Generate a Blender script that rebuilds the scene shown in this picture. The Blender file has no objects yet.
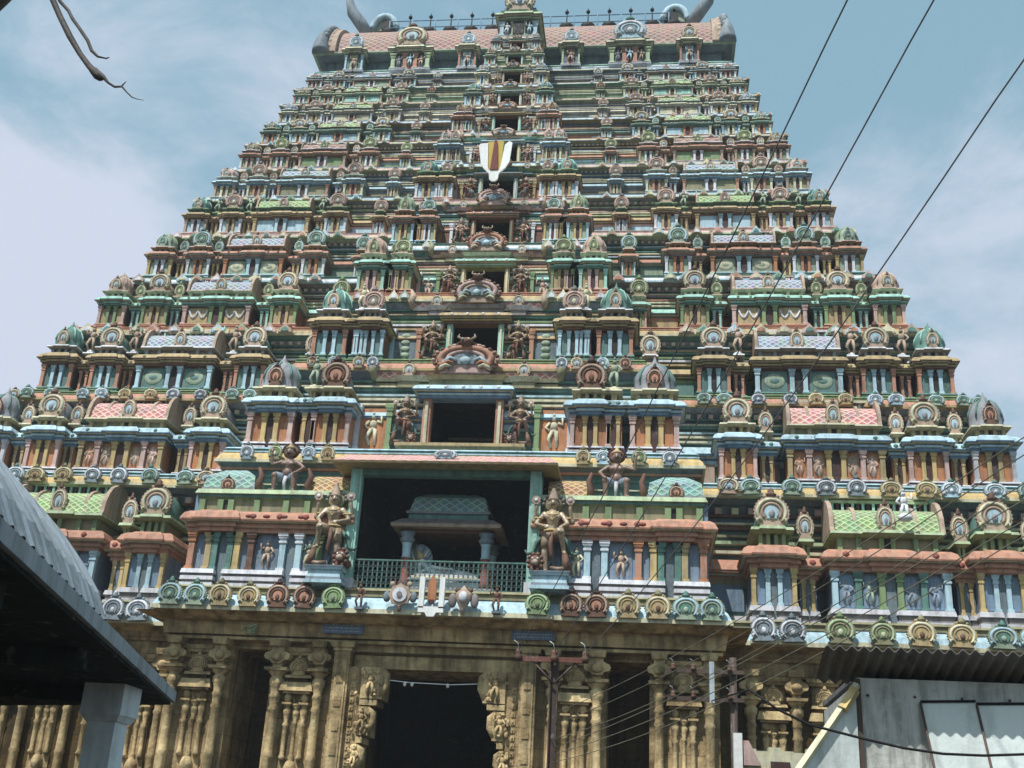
import bpy, math, random
from math import sin, cos, pi, radians
from mathutils import Vector, Matrix
R = random.Random(7)
sc = bpy.context.scene
COL = sc.collection

# ------------------------------------------------------------------ materials
def lin(c):
    c = c / 255.0
    return c / 12.92 if c <= 0.04045 else ((c + 0.055) / 1.055) ** 2.4
MATS = {}
def new_mat(name):
    m = bpy.data.materials.new(name); m.use_nodes = True
    nt = m.node_tree
    return m, nt, nt.nodes['Principled BSDF']
def paint(name, rgb, rough=0.7, dirt=0.7, metallic=0.0, scale=1.0, spec=0.3, streak=0.5, fade=0.3):
    """painted stucco: base colour, blotchy fading, rain streaks, small grain"""
    m, nt, b = new_mat(name)
    N = nt.nodes; Lk = nt.links
    lm = .3 * rgb[0] + .55 * rgb[1] + .15 * rgb[2]
    rgb = tuple(min(235, (v * (1 - fade) + lm * fade)) for v in rgb)
    rgb = (min(238, rgb[0] * 1.0 + 4), min(238, rgb[1] * 1.01 + 4), min(238, rgb[2] * 1.02 + 4))
    col = tuple(lin(v) for v in rgb)
    geo = N.new('ShaderNodeNewGeometry')
    mp = N.new('ShaderNodeMapping'); mp.inputs['Scale'].default_value = (scale * 3.6, scale * 3.6, scale * 0.5)
    Lk.new(geo.outputs['Position'], mp.inputs['Vector'])
    n1 = N.new('ShaderNodeTexNoise'); n1.inputs['Scale'].default_value = 1.0; n1.inputs['Detail'].default_value = 6; n1.inputs['Roughness'].default_value = 0.65
    Lk.new(mp.outputs[0], n1.inputs['Vector'])
    n2 = N.new('ShaderNodeTexNoise'); n2.inputs['Scale'].default_value = 5.5 * scale; n2.inputs['Detail'].default_value = 5
    Lk.new(geo.outputs['Position'], n2.inputs['Vector'])
    r1 = N.new('ShaderNodeMapRange'); r1.inputs[1].default_value = 0.44; r1.inputs[2].default_value = 0.66; r1.inputs[3].default_value = 0; r1.inputs[4].default_value = streak + 0.25
    Lk.new(n1.outputs['Fac'], r1.inputs[0])
    r2 = N.new('ShaderNodeMapRange'); r2.inputs[1].default_value = 0.45; r2.inputs[2].default_value = 0.75; r2.inputs[3].default_value = 0; r2.inputs[4].default_value = dirt
    Lk.new(n2.outputs['Fac'], r2.inputs[0])
    mx1 = N.new('ShaderNodeMix'); mx1.data_type = 'RGBA'
    mx1.inputs[6].default_value = (*col, 1); mx1.inputs[7].default_value = (col[0] * .35 + .012, col[1] * .35 + .012, col[2] * .33 + .01, 1)
    Lk.new(r1.outputs[0], mx1.inputs[0])
    mx2 = N.new('ShaderNodeMix'); mx2.data_type = 'RGBA'
    g = (col[0] + col[1] + col[2]) / 3
    mx2.inputs[7].default_value = (col[0] * .55 + g * .5, col[1] * .55 + g * .5, col[2] * .55 + g * .48, 1)
    Lk.new(mx1.outputs[2], mx2.inputs[6]); Lk.new(r2.outputs[0], mx2.inputs[0])
    oi = N.new('ShaderNodeObjectInfo')
    hs = N.new('ShaderNodeHueSaturation')
    rv = N.new('ShaderNodeMapRange'); rv.inputs[3].default_value = 0.85; rv.inputs[4].default_value = 1.12
    Lk.new(oi.outputs['Random'], rv.inputs[0]); Lk.new(rv.outputs[0], hs.inputs['Value'])
    n3 = N.new('ShaderNodeTexNoise'); n3.inputs['Scale'].default_value = 3.1 * scale; n3.inputs['Detail'].default_value = 8; n3.inputs['Roughness'].default_value = .75
    Lk.new(geo.outputs['Position'], n3.inputs['Vector'])
    r3 = N.new('ShaderNodeMapRange'); r3.inputs[1].default_value = .56; r3.inputs[2].default_value = .64; r3.inputs[4].default_value = dirt * .9
    Lk.new(n3.outputs['Fac'], r3.inputs[0])
    mx3 = N.new('ShaderNodeMix'); mx3.data_type = 'RGBA'; mx3.inputs[7].default_value = (col[0] * .4 + .17, col[1] * .4 + .175, col[2] * .4 + .155, 1)
    Lk.new(mx2.outputs[2], mx3.inputs[6]); Lk.new(r3.outputs[0], mx3.inputs[0])
    Lk.new(mx3.outputs[2], hs.inputs['Color'])
    Lk.new(hs.outputs[0], b.inputs['Base Color'])
    b.inputs['Roughness'].default_value = rough; b.inputs['Metallic'].default_value = metallic
    b.inputs['Specular IOR Level'].default_value = spec
    bp = N.new('ShaderNodeBump'); bp.inputs['Strength'].default_value = 0.35; bp.inputs['Distance'].default_value = 0.04
    Lk.new(n2.outputs['Fac'], bp.inputs['Height']); Lk.new(bp.outputs[0], b.inputs['Normal'])
    MATS[name] = m
    return m
def lattice(name, rgb_a, rgb_b, k=2.2, width=0.22):
    """diamond lattice of raised ribs (scale tiles of the barrel roofs)"""
    m, nt, b = new_mat(name); N = nt.nodes; Lk = nt.links
    tc = N.new('ShaderNodeTexCoord'); sp = N.new('ShaderNodeSeparateXYZ'); Lk.new(tc.outputs['Object'], sp.inputs[0])
    def mth(op, a, bb=None, v=None):
        n = N.new('ShaderNodeMath'); n.operation = op
        Lk.new(a, n.inputs[0])
        if bb is not None: Lk.new(bb, n.inputs[1])
        if v is not None: n.inputs[1].default_value = v
        return n.outputs[0]
    yz = mth('ADD', mth('MULTIPLY', sp.outputs[1], v=0.6), sp.outputs[2])
    ds = []
    for s in (1, -1):
        u = mth('ADD', mth('MULTIPLY', sp.outputs[0], v=float(s)), mth('MULTIPLY', yz, v=1.3))
        fr = mth('FRACT', mth('MULTIPLY', u, v=k))
        ds.append(mth('ABSOLUTE', mth('SUBTRACT', fr, v=0.5)))
    mxd = mth('MAXIMUM', ds[0], ds[1])
    rib = mth('GREATER_THAN', mxd, v=0.5 - width / 2)
    ns = N.new('ShaderNodeTexNoise'); ns.inputs['Scale'].default_value = 2.5; ns.inputs['Detail'].default_value = 5
    Lk.new(tc.outputs['Object'], ns.inputs['Vector'])
    ca = tuple(lin(v) for v in rgb_a); cb = tuple(lin(v) for v in rgb_b)
    mx = N.new('ShaderNodeMix'); mx.data_type = 'RGBA'; mx.inputs[6].default_value = (*ca, 1); mx.inputs[7].default_value = (*cb, 1)
    Lk.new(rib, mx.inputs[0])
    mx2 = N.new('ShaderNodeMix'); mx2.data_type = 'RGBA'; mx2.blend_type = 'MULTIPLY'; mx2.inputs[0].default_value = .7
    Lk.new(mx.outputs[2], mx2.inputs[6]); Lk.new(ns.outputs['Color'], mx2.inputs[7])
    g = N.new('ShaderNodeHueSaturation'); g.inputs['Value'].default_value = 1.6; g.inputs['Saturation'].default_value = .8; Lk.new(mx2.outputs[2], g.inputs['Color'])
    Lk.new(g.outputs[0], b.inputs['Base Color']); b.inputs['Roughness'].default_value = .75
    bp = N.new('ShaderNodeBump'); bp.inputs['Strength'].default_value = .8; bp.inputs['Distance'].default_value = .08
    Lk.new(mxd, bp.inputs['Height']); Lk.new(bp.outputs[0], b.inputs['Normal'])
    MATS[name] = m
    return m
def stone(name, rgb, rgb2, joint=True):
    m, nt, b = new_mat(name); N = nt.nodes; Lk = nt.links
    geo = N.new('ShaderNodeNewGeometry')
    n1 = N.new('ShaderNodeTexNoise'); n1.inputs['Scale'].default_value = .8; n1.inputs['Detail'].default_value = 9; n1.inputs['Roughness'].default_value = .7
    Lk.new(geo.outputs['Position'], n1.inputs['Vector'])
    n2 = N.new('ShaderNodeTexNoise'); n2.inputs['Scale'].default_value = 9; n2.inputs['Detail'].default_value = 6
    Lk.new(geo.outputs['Position'], n2.inputs['Vector'])
    cr = N.new('ShaderNodeValToRGB'); cr.color_ramp.elements[0].position = .36; cr.color_ramp.elements[1].position = .62
    cr.color_ramp.elements[0].color = (*[lin(v) for v in rgb2], 1); cr.color_ramp.elements[1].color = (*[lin(v) for v in rgb], 1)
    Lk.new(n1.outputs['Fac'], cr.inputs[0])
    mp = N.new('ShaderNodeMapping'); mp.inputs['Scale'].default_value = (3, 3, .25); Lk.new(geo.outputs['Position'], mp.inputs[0])
    n3 = N.new('ShaderNodeTexNoise'); n3.inputs['Scale'].default_value = 1; n3.inputs['Detail'].default_value = 5; Lk.new(mp.outputs[0], n3.inputs['Vector'])
    rr = N.new('ShaderNodeMapRange'); rr.inputs[1].default_value = .46; rr.inputs[2].default_value = .68; rr.inputs[4].default_value = .62; Lk.new(n3.outputs['Fac'], rr.inputs[0])
    mx = N.new('ShaderNodeMix'); mx.data_type = 'RGBA'; mx.inputs[7].default_value = (.035, .03, .02, 1)
    Lk.new(cr.outputs[0], mx.inputs[6]); Lk.new(rr.outputs[0], mx.inputs[0])
    out = mx.outputs[2]
    if joint:
        sp = N.new('ShaderNodeSeparateXYZ'); Lk.new(geo.outputs['Position'], sp.inputs[0])
        cm = N.new('ShaderNodeCombineXYZ'); Lk.new(sp.outputs[0], cm.inputs[0]); Lk.new(sp.outputs[2], cm.inputs[1])
        bt = N.new('ShaderNodeTexBrick'); bt.inputs['Scale'].default_value = 1; bt.inputs['Brick Width'].default_value = 1.7; bt.inputs['Row Height'].default_value = .62; bt.inputs['Mortar Size'].default_value = .012
        bt.inputs['Color1'].default_value = (1, 1, 1, 1); bt.inputs['Color2'].default_value = (.8, .8, .8, 1); bt.inputs['Mortar'].default_value = (.35, .33, .3, 1)
        Lk.new(cm.outputs[0], bt.inputs['Vector'])
        m2 = N.new('ShaderNodeMix'); m2.data_type = 'RGBA'; m2.blend_type = 'MULTIPLY'; m2.inputs[0].default_value = .8
        Lk.new(out, m2.inputs[6]); Lk.new(bt.outputs[0], m2.inputs[7]); out = m2.outputs[2]
    Lk.new(out, b.inputs['Base Color']); b.inputs['Roughness'].default_value = .9; b.inputs['Specular IOR Level'].default_value = .15
    bp = N.new('ShaderNodeBump'); bp.inputs['Strength'].default_value = .6; bp.inputs['Distance'].default_value = .05
    Lk.new(n2.outputs['Fac'], bp.inputs['Height']); Lk.new(bp.outputs[0], b.inputs['Normal'])
    MATS[name] = m
for nm, c in dict(white=(206, 206, 212), lilac=(192, 188, 194), lblue=(158, 198, 212), blue=(88, 132, 168), teal=(76, 132, 116), mint=(138, 200, 178),
                  green=(118, 150, 84), lgreen=(164, 188, 130), olive=(142, 134, 88), ochre=(180, 148, 86), yellow=(206, 166, 84), orange=(200, 112, 54),
                  salmon=(196, 122, 86), pink=(204, 158, 144), red=(160, 66, 50), brown=(118, 72, 50), cream=(206, 196, 150), grey=(134, 136, 142), slate=(96, 114, 124),
                  dgreen=(104, 108, 88), dark=(36, 30, 28), bluegrey=(112, 134, 158), panelblue=(104, 136, 166), palegreen=(142, 164, 130), tan=(182, 146, 116),
                  maroon=(78, 42, 38), dteal=(78, 124, 118), mauve=(130, 116, 114), steelgrey=(120, 136, 146), rust=(120, 58, 44)).items():
    paint(nm, c)
paint('gold_skin', (176, 142, 100), rough=.35, spec=.6, scale=2.5)
paint('bronze_skin', (136, 96, 72), rough=.45, spec=.5, scale=2.5)
paint('pink_skin', (204, 150, 124), rough=.5, spec=.4, scale=2.5)
paint('garment_gold', (150, 118, 78), rough=.5, spec=.4, scale=2.5)
paint('garment_green', (60, 110, 92), rough=.6, scale=2.5)
paint('garment_blue', (112, 130, 150), rough=.6, scale=2.5)
paint('eye_white', (225, 222, 210), dirt=.1, streak=0)
paint('black', (18, 18, 18), dirt=.1, streak=0)
paint('sign_white', (232, 230, 222), dirt=.15, streak=.05)
paint('sign_yellow', (206, 168, 30), dirt=.15, streak=.05)
paint('sign_red', (140, 50, 44), dirt=.15, streak=.05)
paint('plate_blue', (104, 132, 170), dirt=.3, streak=.1)
paint('plate_text', (176, 190, 206), dirt=.3, streak=.1)
paint('room_shade', (34, 36, 36), rough=.95, dirt=.3, spec=.05)  # recess interiors: near-black colour deepens the shade inside
paint('wire', (104, 108, 112), rough=.5)
paint('wire_pale', (120, 112, 84), rough=.5)
paint('pole_rust', (84, 60, 48), rough=.6)
paint('cement', (166, 178, 186), scale=.8, streak=.6)
paint('cement_pale', (205, 214, 216), scale=.8, streak=.3)
paint('sheet_grey', (204, 202, 190), rough=.5, scale=1.6, streak=.6)
paint('sheet_pale', (214, 224, 216), rough=.5, dirt=.3, streak=.3)
paint('asbestos', (112, 108, 104), scale=.8)
paint('bark', (84, 74, 66), scale=2)
lattice('roof_pink', (132, 92, 86), (168, 140, 116), k=2.0)
lattice('roof_rose', (170, 96, 92), (206, 176, 160), k=2.6)
lattice('roof_ochre', (140, 104, 60), (196, 160, 92), k=3.0)
lattice('roof_teal', (96, 142, 136), (150, 176, 168), k=2.6)
lattice('roof_grey', (120, 130, 140), (176, 184, 196), k=3.0)
lattice('roof_green', (104, 140, 84), (176, 188, 130), k=3.0)
stone('stone', (204, 178, 134), (118, 98, 68))
stone('stone_plain', (216, 192, 146), (128, 108, 76), joint=False)
stone('stone_dark', (104, 84, 50), (60, 48, 30))

# ------------------------------------------------------------------ mesh helper
class MB:
    def __init__(s): s.v = []; s.f = []; s.m = []; s.names = []; s.sm = []
    def mi(s, n):
        if n not in s.names: s.names.append(n)
        return s.names.index(n)
    def add(s, vs, fs, mat, smooth=False):
        o = len(s.v); s.v += [tuple(v) for v in vs]; i = s.mi(mat)
        for f in fs: s.f.append([a + o for a in f]); s.m.append(i); s.sm.append(smooth)
    def fr(s, x0, x1, y0, y1, z0, z1, X0, X1, Y0, Y1, mat):
        s.add([(x0, y0, z0), (x1, y0, z0), (x1, y1, z0), (x0, y1, z0), (X0, Y0, z1), (X1, Y0, z1), (X1, Y1, z1), (X0, Y1, z1)],
              [(3, 2, 1, 0), (4, 5, 6, 7), (0, 1, 5, 4), (1, 2, 6, 5), (2, 3, 7, 6), (3, 0, 4, 7)], mat)
    def box(s, x0, x1, y0, y1, z0, z1, mat): s.fr(x0, x1, y0, y1, z0, z1, x0, x1, y0, y1, mat)
    def layers(s, x0, x1, y0, y1, specs, l=1, r=1, f=1, b=0):
        for z0, z1, o0, o1, mat in specs:
            s.fr(x0 - o0 * l, x1 + o0 * r, y0 - o0 * f, y1 + o0 * b, z0, z1, x0 - o1 * l, x1 + o1 * r, y0 - o1 * f, y1 + o1 * b, mat)
    def prism(s, pts, y0, y1, mat, sh=1.0, smooth=False):
        """polygon of (x,z) points extruded from y0 (front) to y1; sh shrinks the front"""
        n = len(pts); cx = sum(p[0] for p in pts) / n; cz = sum(p[1] for p in pts) / n
        vs = [(cx + (x - cx) * sh, y0, cz + (z - cz) * sh) for x, z in pts] + [(x, y1, z) for x, z in pts]
        fs = [list(range(n)), list(range(2 * n - 1, n - 1, -1))] + [(i, i + n, (i + 1) % n + n, (i + 1) % n) for i in range(n)]
        s.add(vs, fs, mat, smooth)
    def prism_x(s, pts, x0, x1, mat, smooth=False):
        n = len(pts)
        vs = [(x0, y, z) for y, z in pts] + [(x1, y, z) for y, z in pts]
        fs = [list(range(n)), list(range(2 * n - 1, n - 1, -1))]
        s.add(vs, fs, mat); s.add(vs, [(i, i + n, (i + 1) % n + n, (i + 1) % n) for i in range(n)], mat, smooth)
    def lathe(s, cx, cy, z0, prof, mat, n=12, sx=1, sy=1, smooth=True, a0=0):
        vs = []; fs = []
        for r, z in prof:
            for i in range(n):
                a = 2 * pi * i / n + a0; vs.append((cx + r * cos(a) * sx, cy + r * sin(a) * sy, z0 + z))
        for k in range(len(prof) - 1):
            for i in range(n):
                j = (i + 1) % n; fs.append((k * n + i, k * n + j, (k + 1) * n + j, (k + 1) * n + i))
        fs.append(list(range(n - 1, -1, -1))); k = len(prof) - 1; fs.append([k * n + i for i in range(n)])
        s.add(vs, fs, mat, smooth)
    def ball(s, c, r, mat, n=10, m=6):
        rx, ry, rz = (r, r, r) if isinstance(r, (int, float)) else r
        vs = [(c[0], c[1], c[2] - rz)]
        for k in range(1, m):
            t = -pi / 2 + pi * k / m
            for i in range(n):
                a = 2 * pi * i / n; vs.append((c[0] + rx * cos(t) * cos(a), c[1] + ry * cos(t) * sin(a), c[2] + rz * sin(t)))
        vs.append((c[0], c[1], c[2] + rz)); fs = []
        for i in range(n): fs.append((0, 1 + (i + 1) % n, 1 + i))
        for k in range(m - 2):
            for i in range(n):
                a = 1 + k * n; fs.append((a + i, a + (i + 1) % n, a + n + (i + 1) % n, a + n + i))
        a = 1 + (m - 2) * n
        for i in range(n): fs.append((a + i, a + (i + 1) % n, len(vs) - 1))
        s.add(vs, fs, mat, True)
    def tube(s, pts, rad, mat, n=8, smooth=True):
        P = [Vector(p) for p in pts]; rs = rad if isinstance(rad, (list, tuple)) else [rad] * len(P)
        vs = []; fs = []; up = Vector((0, 0, 1))
        d0 = (P[1] - P[0]).normalized()
        if abs(d0.z) > .9: up = Vector((1, 0, 0))
        for i, p in enumerate(P):
            d = (P[min(i + 1, len(P) - 1)] - P[max(i - 1, 0)]).normalized()
            u = up - d * up.dot(d)
            if u.length < 1e-4: u = d.orthogonal()
            u.normalize(); w = d.cross(u); up = u
            for k in range(n):
                a = 2 * pi * k / n; vs.append(p + (u * cos(a) + w * sin(a)) * rs[i])
        for i in range(len(P) - 1):
            for k in range(n):
                j = (k + 1) % n; fs.append((i * n + k, i * n + j, (i + 1) * n + j, (i + 1) * n + k))
        fs.append(list(range(n - 1, -1, -1))); fs.append([(len(P) - 1) * n + k for k in range(n)])
        s.add(vs, fs, mat, smooth)
    def limb(s, pts, rad, mat, n=10):
        """tapered tube with rounded joints"""
        s.tube(pts, rad, mat, n)
        for p, r in zip(pts, rad): s.ball(p, r, mat, n, 6)
    def mesh(s, name):
        me = bpy.data.meshes.new(name); me.from_pydata(s.v, [], s.f)
        for n in s.names: me.materials.append(MATS[n])
        me.polygons.foreach_set('material_index', s.m); me.polygons.foreach_set('use_smooth', s.sm)
        me.update(); return me
    def build(s, name, parent=None, loc=(0, 0, 0), rz=0):
        return put(s.mesh(name), name, parent, loc, rz)
def put(me, name, parent=None, loc=(0, 0, 0), rz=0, scale=None):
    o = bpy.data.objects.new(name, me); COL.objects.link(o); o.location = loc; o.rotation_euler[2] = rz
    if scale: o.scale = scale
    if parent: o.parent = parent
    return o
def empty(name, loc=(0, 0, 0), parent=None):
    o = bpy.data.objects.new(name, None); COL.objects.link(o); o.location = loc; o.empty_display_size = .3
    if parent: o.parent = parent
    return o
def tag(o, label=None, cat=None, group=None, kind=None):
    if label: o['label'] = label
    if cat: o['category'] = cat
    if group: o['group'] = group
    if kind: o['kind'] = kind
    return o

# ------------------------------------------------------------------ ornament builders
def kudu(mb, x, y, z, w, h, cols, t=None, finial=True, n=22):
    """horseshoe arch ornament: flame-edged plate, raised omega-shaped rolls ending in curls, small niche and a leaf finial; z = bottom"""
    t = t or w * .10
    rz_ = h * .42; rx = w * .5; cz = z + h * .40
    def arc(k, a0=-50, m=n):
        return [(x + cos(radians(a0) + radians(180 - 2 * a0) * i / m) * rx * k, cz + sin(radians(a0) + radians(180 - 2 * a0) * i / m) * rz_ * k) for i in range(m + 1)]
    def plate(k, scallop=0.0):
        pts = []
        for i in range(2 * n + 1 if scallop else n + 1):
            m = 2 * n if scallop else n
            a = radians(-50) + radians(280) * i / m
            q = k * (1 + (scallop if i % 2 else 0))
            pts.append((x + cos(a) * rx * q, cz + sin(a) * rz_ * q))
        bx = rx * k * .80
        return [(x + bx, cz - rz_ * .98 * k)] + pts + [(x - bx, cz - rz_ * .98 * k)]
    mb.prism(plate(.94, .09)[::-1], y - t, y, cols[0], .97)
    ns = 5 if n > 12 else 4
    def roll(k, r, col, yy, curl=True):
        p = [(a, yy, b) for a, b in arc(k, -42, max(8, n - 6))]
        if curl:
            for e, sgn in ((p[0], 1), (p[-1], -1)):
                c = [(e[0] + sgn * rx * .16, yy, e[2] - rz_ * .10), (e[0] + sgn * rx * .20, yy, e[2] + rz_ * .10), (e[0] + sgn * rx * .07, yy, e[2] + rz_ * .13)]
                p = c[::-1] + p if sgn == 1 else p + c
        mb.tube(p, r, col, ns)
    roll(.76, w * .055, cols[1], y - t * 1.05)
    if n > 12: roll(.52, w * .04, cols[0], y - t * 1.05, False)
    mb.prism(plate(.40)[::-1], y - t * 1.35, y - t * .9, cols[2], .92)
    mb.ball((x, y - t * 1.35, cz - rz_ * .12), (w * .09, t * .5, h * .11), cols[3], 8, 5)
    if finial:
        zt = cz + rz_ * .95
        mb.lathe(x, y - t * .6, zt, [(w * .11, 0), (w * .17, h * .05), (w * .08, h * .10), (w * .10, h * .14), (0.004, h * .22)], cols[4] if len(cols) > 4 else cols[0], 8, sy=.7)
        for sx in (-1, 1): mb.ball((x + sx * w * .17, y - t * .6, zt), (w * .07, t * .6, h * .05), cols[0], 6, 4)
def ogee(mb, x, y, z, w, h, c0, c1):
    mb.prism([(x - w / 2, z), (x - w * .46, z + h * .4), (x - w * .2, z + h * .7), (x, z + h * 1.15), (x + w * .2, z + h * .7), (x + w * .46, z + h * .4), (x + w / 2, z)], y - w * .1, y + w * .2, c0)
    mb.prism([(x - w * .28, z + h * .1), (x - w * .22, z + h * .4), (x, z + h * .68), (x + w * .22, z + h * .4), (x + w * .28, z + h * .1)], y - w * .17, y, c1)
def pilaster(mb, x, y, w, z0, z1, col, cap=None, d=None):
    d = d or w * .9; h = z1 - z0; cap = cap or col
    mb.layers(x - w / 2, x + w / 2, y, y + d, [(z0, z0 + .08 * h, w * .22, w * .16, cap), (z0 + .08 * h, z0 + .74 * h, 0, 0, col),
        (z0 + .74 * h, z0 + .80 * h, w * .16, w * .16, cap), (z0 + .80 * h, z0 + .86 * h, w * .02, w * .08, col), (z0 + .86 * h, z0 + .92 * h, w * .2, w * .28, cap), (z0 + .92 * h, z1, w * .34, w * .34, cap)])
def figure_relief(mb, x, y, z, h, col, rng, t=.35):
    """small stucco figure in low relief on a panel; z = feet"""
    w = h * .2; s = rng.choice((-1, 1)); d = h * .12
    e = lambda cx, cz, rx, rzz: mb.ball((x + cx * h, y, z + cz * h), (rx * h, d * .8, rzz * h), col, 8, 5)
    e(0, .88, .075, .09); e(0, .99, .05, .07); e(0, .66, .12, .15); e(0, .50, .11, .08)
    k = rng.uniform(.02, .12)
    mb.tube([(x - .06 * h, y - d * .3, z + .5 * h), (x - (.07 + k) * h, y - d * .5, z + .27 * h), (x - .07 * h, y - d * .3, z + .02 * h)], [h * .065, h * .05, h * .035], col, 6)
    mb.tube([(x + .06 * h, y - d * .3, z + .5 * h), (x + .09 * h, y - d * .5, z + .27 * h), (x + .08 * h, y - d * .3, z + .02 * h)], [h * .065, h * .05, h * .035], col, 6)
    mb.tube([(x - s * .12 * h, y - d * .2, z + .76 * h), (x - s * .24 * h, y - d * .4, z + .62 * h), (x - s * .12 * h, y - d * .8, z + .5 * h)], [h * .045, h * .035, h * .03], col, 6)
    mb.tube([(x + s * .12 * h, y - d * .2, z + .76 * h), (x + s * .26 * h, y - d * .4, z + .70 * h), (x + s * .24 * h, y - d * .6, z + .9 * h)], [h * .045, h * .035, h * .03], col, 6)
def barrel_pts(cy, ry, rz_, z0, n=10, flare=.06):
    pts = [(cy - ry * (1 + flare), z0)]
    for i in range(n + 1):
        a = pi - pi * i / n; pts.append((cy + cos(a) * ry * (1 + .0 * sin(a)), z0 + .1 * rz_ + sin(a) * rz_ * .9))
    pts.append((cy + ry * (1 + flare), z0))
    return pts
def cornice(mb, x0, x1, y0, y1, z0, z1, o, lo, hi, dots=None, b=0):
    h = z1 - z0
    mb.layers(x0, x1, y0, y1, [(z0, z0 + .20 * h, o * .15, o * .15, lo), (z0 + .20 * h, z0 + .32 * h, o * .45, o * .45, hi), (z0 + .32 * h, z0 + .44 * h, o * .3, o * .3, lo),
        (z0 + .44 * h, z0 + .48 * h, o * .8, o * .8, 'cream'), (z0 + .48 * h, z0 + .56 * h, o * 1.0, o * 1.06, lo), (z0 + .56 * h, z0 + .84 * h, o * 1.04, o * .72, hi), (z0 + .84 * h, z1, o * .72, o * .2, hi)], b=b)
    if dots:
        n = max(2, int((x1 - x0) / (h * 1.1))); 
        for i in range(n):
            xx = x0 + (x1 - x0) * (i + .5) / n
            mb.ball((xx, y0 - o * .9, z0 + .70 * h), (h * .16, h * .1, h * .16), dots, 6, 4)
def pavilion(kind, W, D, zz, pal, rng, npanel=1, relief=None):
    """one aedicule of the storey; origin: middle of its front foot"""
    mb = MB(); zb, zp, zc, zk, zn, zr = zz
    h = zc - zp; pw = min(.26 * h, W * .10) if kind != 'link' else W * .19
    if kind == 'wagon': pw = min(.19 * h, W * .05)
    o = (zk - zc) * .42; hw = W / 2; g = {'wagon': .045 * W, 'link': .14 * W}.get(kind, .07 * W)
    k0 = rng.randrange(len(pal['pil'])); P = pal['pil'][k0:] + pal['pil'][:k0]; rec = pw * .8
    mb.box(-hw + pw * .2, hw - pw * .2, rec, D, zb, zk - .01 * h, pal['panel'])
    ph = zp - zb
    for a, b_ in ((-hw, -g), (g, hw)):
        mb.layers(a, b_, 0, D, [(zb, zb + .3 * ph, .05 * h, .05 * h, pal['plinth'][0]), (zb + .3 * ph, zb + .68 * ph, 0, 0, pal['plinth'][1]), (zb + .68 * ph, zp, .06 * h, .03 * h, pal['plinth'][0])])
    mb.box(-g * .9, g * .9, rec * .5, rec * 1.2, zb, zc, pal['slit'])
    if kind == 'wagon':
        xs = [-hw + pw * .6, -g - pw * .6]; k = npanel
        left = [xs[0] + (xs[1] - xs[0]) * i / k for i in range(k + 1)]
    elif kind == 'link': left = [-g - pw * .6]
    else: left = [-hw + pw * .6, -g - pw * .6]
    for i, x in enumerate(left):
        c = P[(len(left) - 1 - i) % len(P)]
        for s in (-1, 1): pilaster(mb, s * x, 0, pw, zp, zc, c, pal.get('cap', c) if rng.random() < .4 else c)
    if kind != 'link':
        for i in range(len(left) - 1):
            xm = (left[i] + left[i + 1]) / 2; wd = (left[i + 1] - left[i]) - pw
            for s in (-1, 1):
                if wd > .05:
                    mb.box(s * xm - wd * .42, s * xm + wd * .42, rec * .8, rec * 1.1, zp + .05 * h, zc - .08 * h, pal['panel2'])
                    if relief == 'figure': mb.ball((s * xm, rec * .84, (zp + zc) / 2 - .02 * h), (wd * .40, .05, h * .38), pal['fig'][0] if rng.random() < .5 else pal['panel2'], 14, 6); figure_relief(mb, s * xm, rec * .86, zp + .12 * h, h * .68, rng.choice(pal['fig']), rng)
                    elif relief == 'oval':
                        mb.ball((s * xm, rec * .8, (zp + zc) / 2), (wd * .36, .05, h * .33), pal['fig'][0], 14, 6)
                        mb.ball((s * xm, rec * .74, (zp + zc) / 2), (wd * .2, .06, h * .16), pal['panel2'], 10, 6)
                    elif relief == 'swag':
                        z = zc - .2 * h
                        pts = [(s * xm + wd * .4 * (t / 8 - 1), rec * .7, z - .42 * h * abs(sin(pi * t / 8))) for t in range(17)]
                        mb.tube(pts, h * .055, 'white', 6)
    cornice(mb, -hw, hw, 0, D, zc, zk, o, pal['cor'][0], pal['cor'][1], pal['cor'][2])
    if kind != 'link':
        bw = .27 * W if kind != 'wagon' else .15 * W
        mb_f = -.10 * h
        mb.box(-bw, bw, mb_f, rec, zc - .02 * h, zc + .02 * h, pal['cor'][0])
        cornice(mb, -bw, bw, mb_f, .2, zc + .004, zk + .01 * h, o, pal['cor'][0], pal['cor'][1])
    nh = zn - zk; ni = o * .7; nc = pal['neck']
    mb.box(-hw + ni * 1.6, hw - ni * 1.6, ni * 1.3, D, zk, zn, nc[1])
    npost = {'wagon': 6, 'link': 2}.get(kind, 4)
    for i in range(npost):
        x = -hw + ni * 1.7 + (W - 3.4 * ni) * i / (npost - 1) if npost > 1 else 0
        if kind == 'wagon' and i in (2, 3): x = (-1 if i == 2 else 1) * W * .05
        mb.box(x - pw * .42, x + pw * .42, ni * .55, ni * 2, zk + .002, zn - .2 * nh, nc[0])
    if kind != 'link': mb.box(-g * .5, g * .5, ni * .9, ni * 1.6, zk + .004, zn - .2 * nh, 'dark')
    mb.layers(-hw + ni, hw - ni, ni * .4, D, [(zn - .24 * nh, zn - .1 * nh, o * .1, o * .55, nc[0]), (zn - .1 * nh, zn + .06 * nh, o * .6, o * .5, nc[2])])
    if kind != 'link': mb.layers(-W * .17, W * .17, -ni * .1, ni, [(zn - .22 * nh, zn - .08 * nh, o * .1, o * .55, nc[0]), (zn - .08 * nh, zn + .09 * nh, o * .6, o * .5, nc[2])])
    rh = zr - zn; z0 = zn + .05 * nh; rf = pal['roof']; kc = pal['kudu'](rng)
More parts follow.
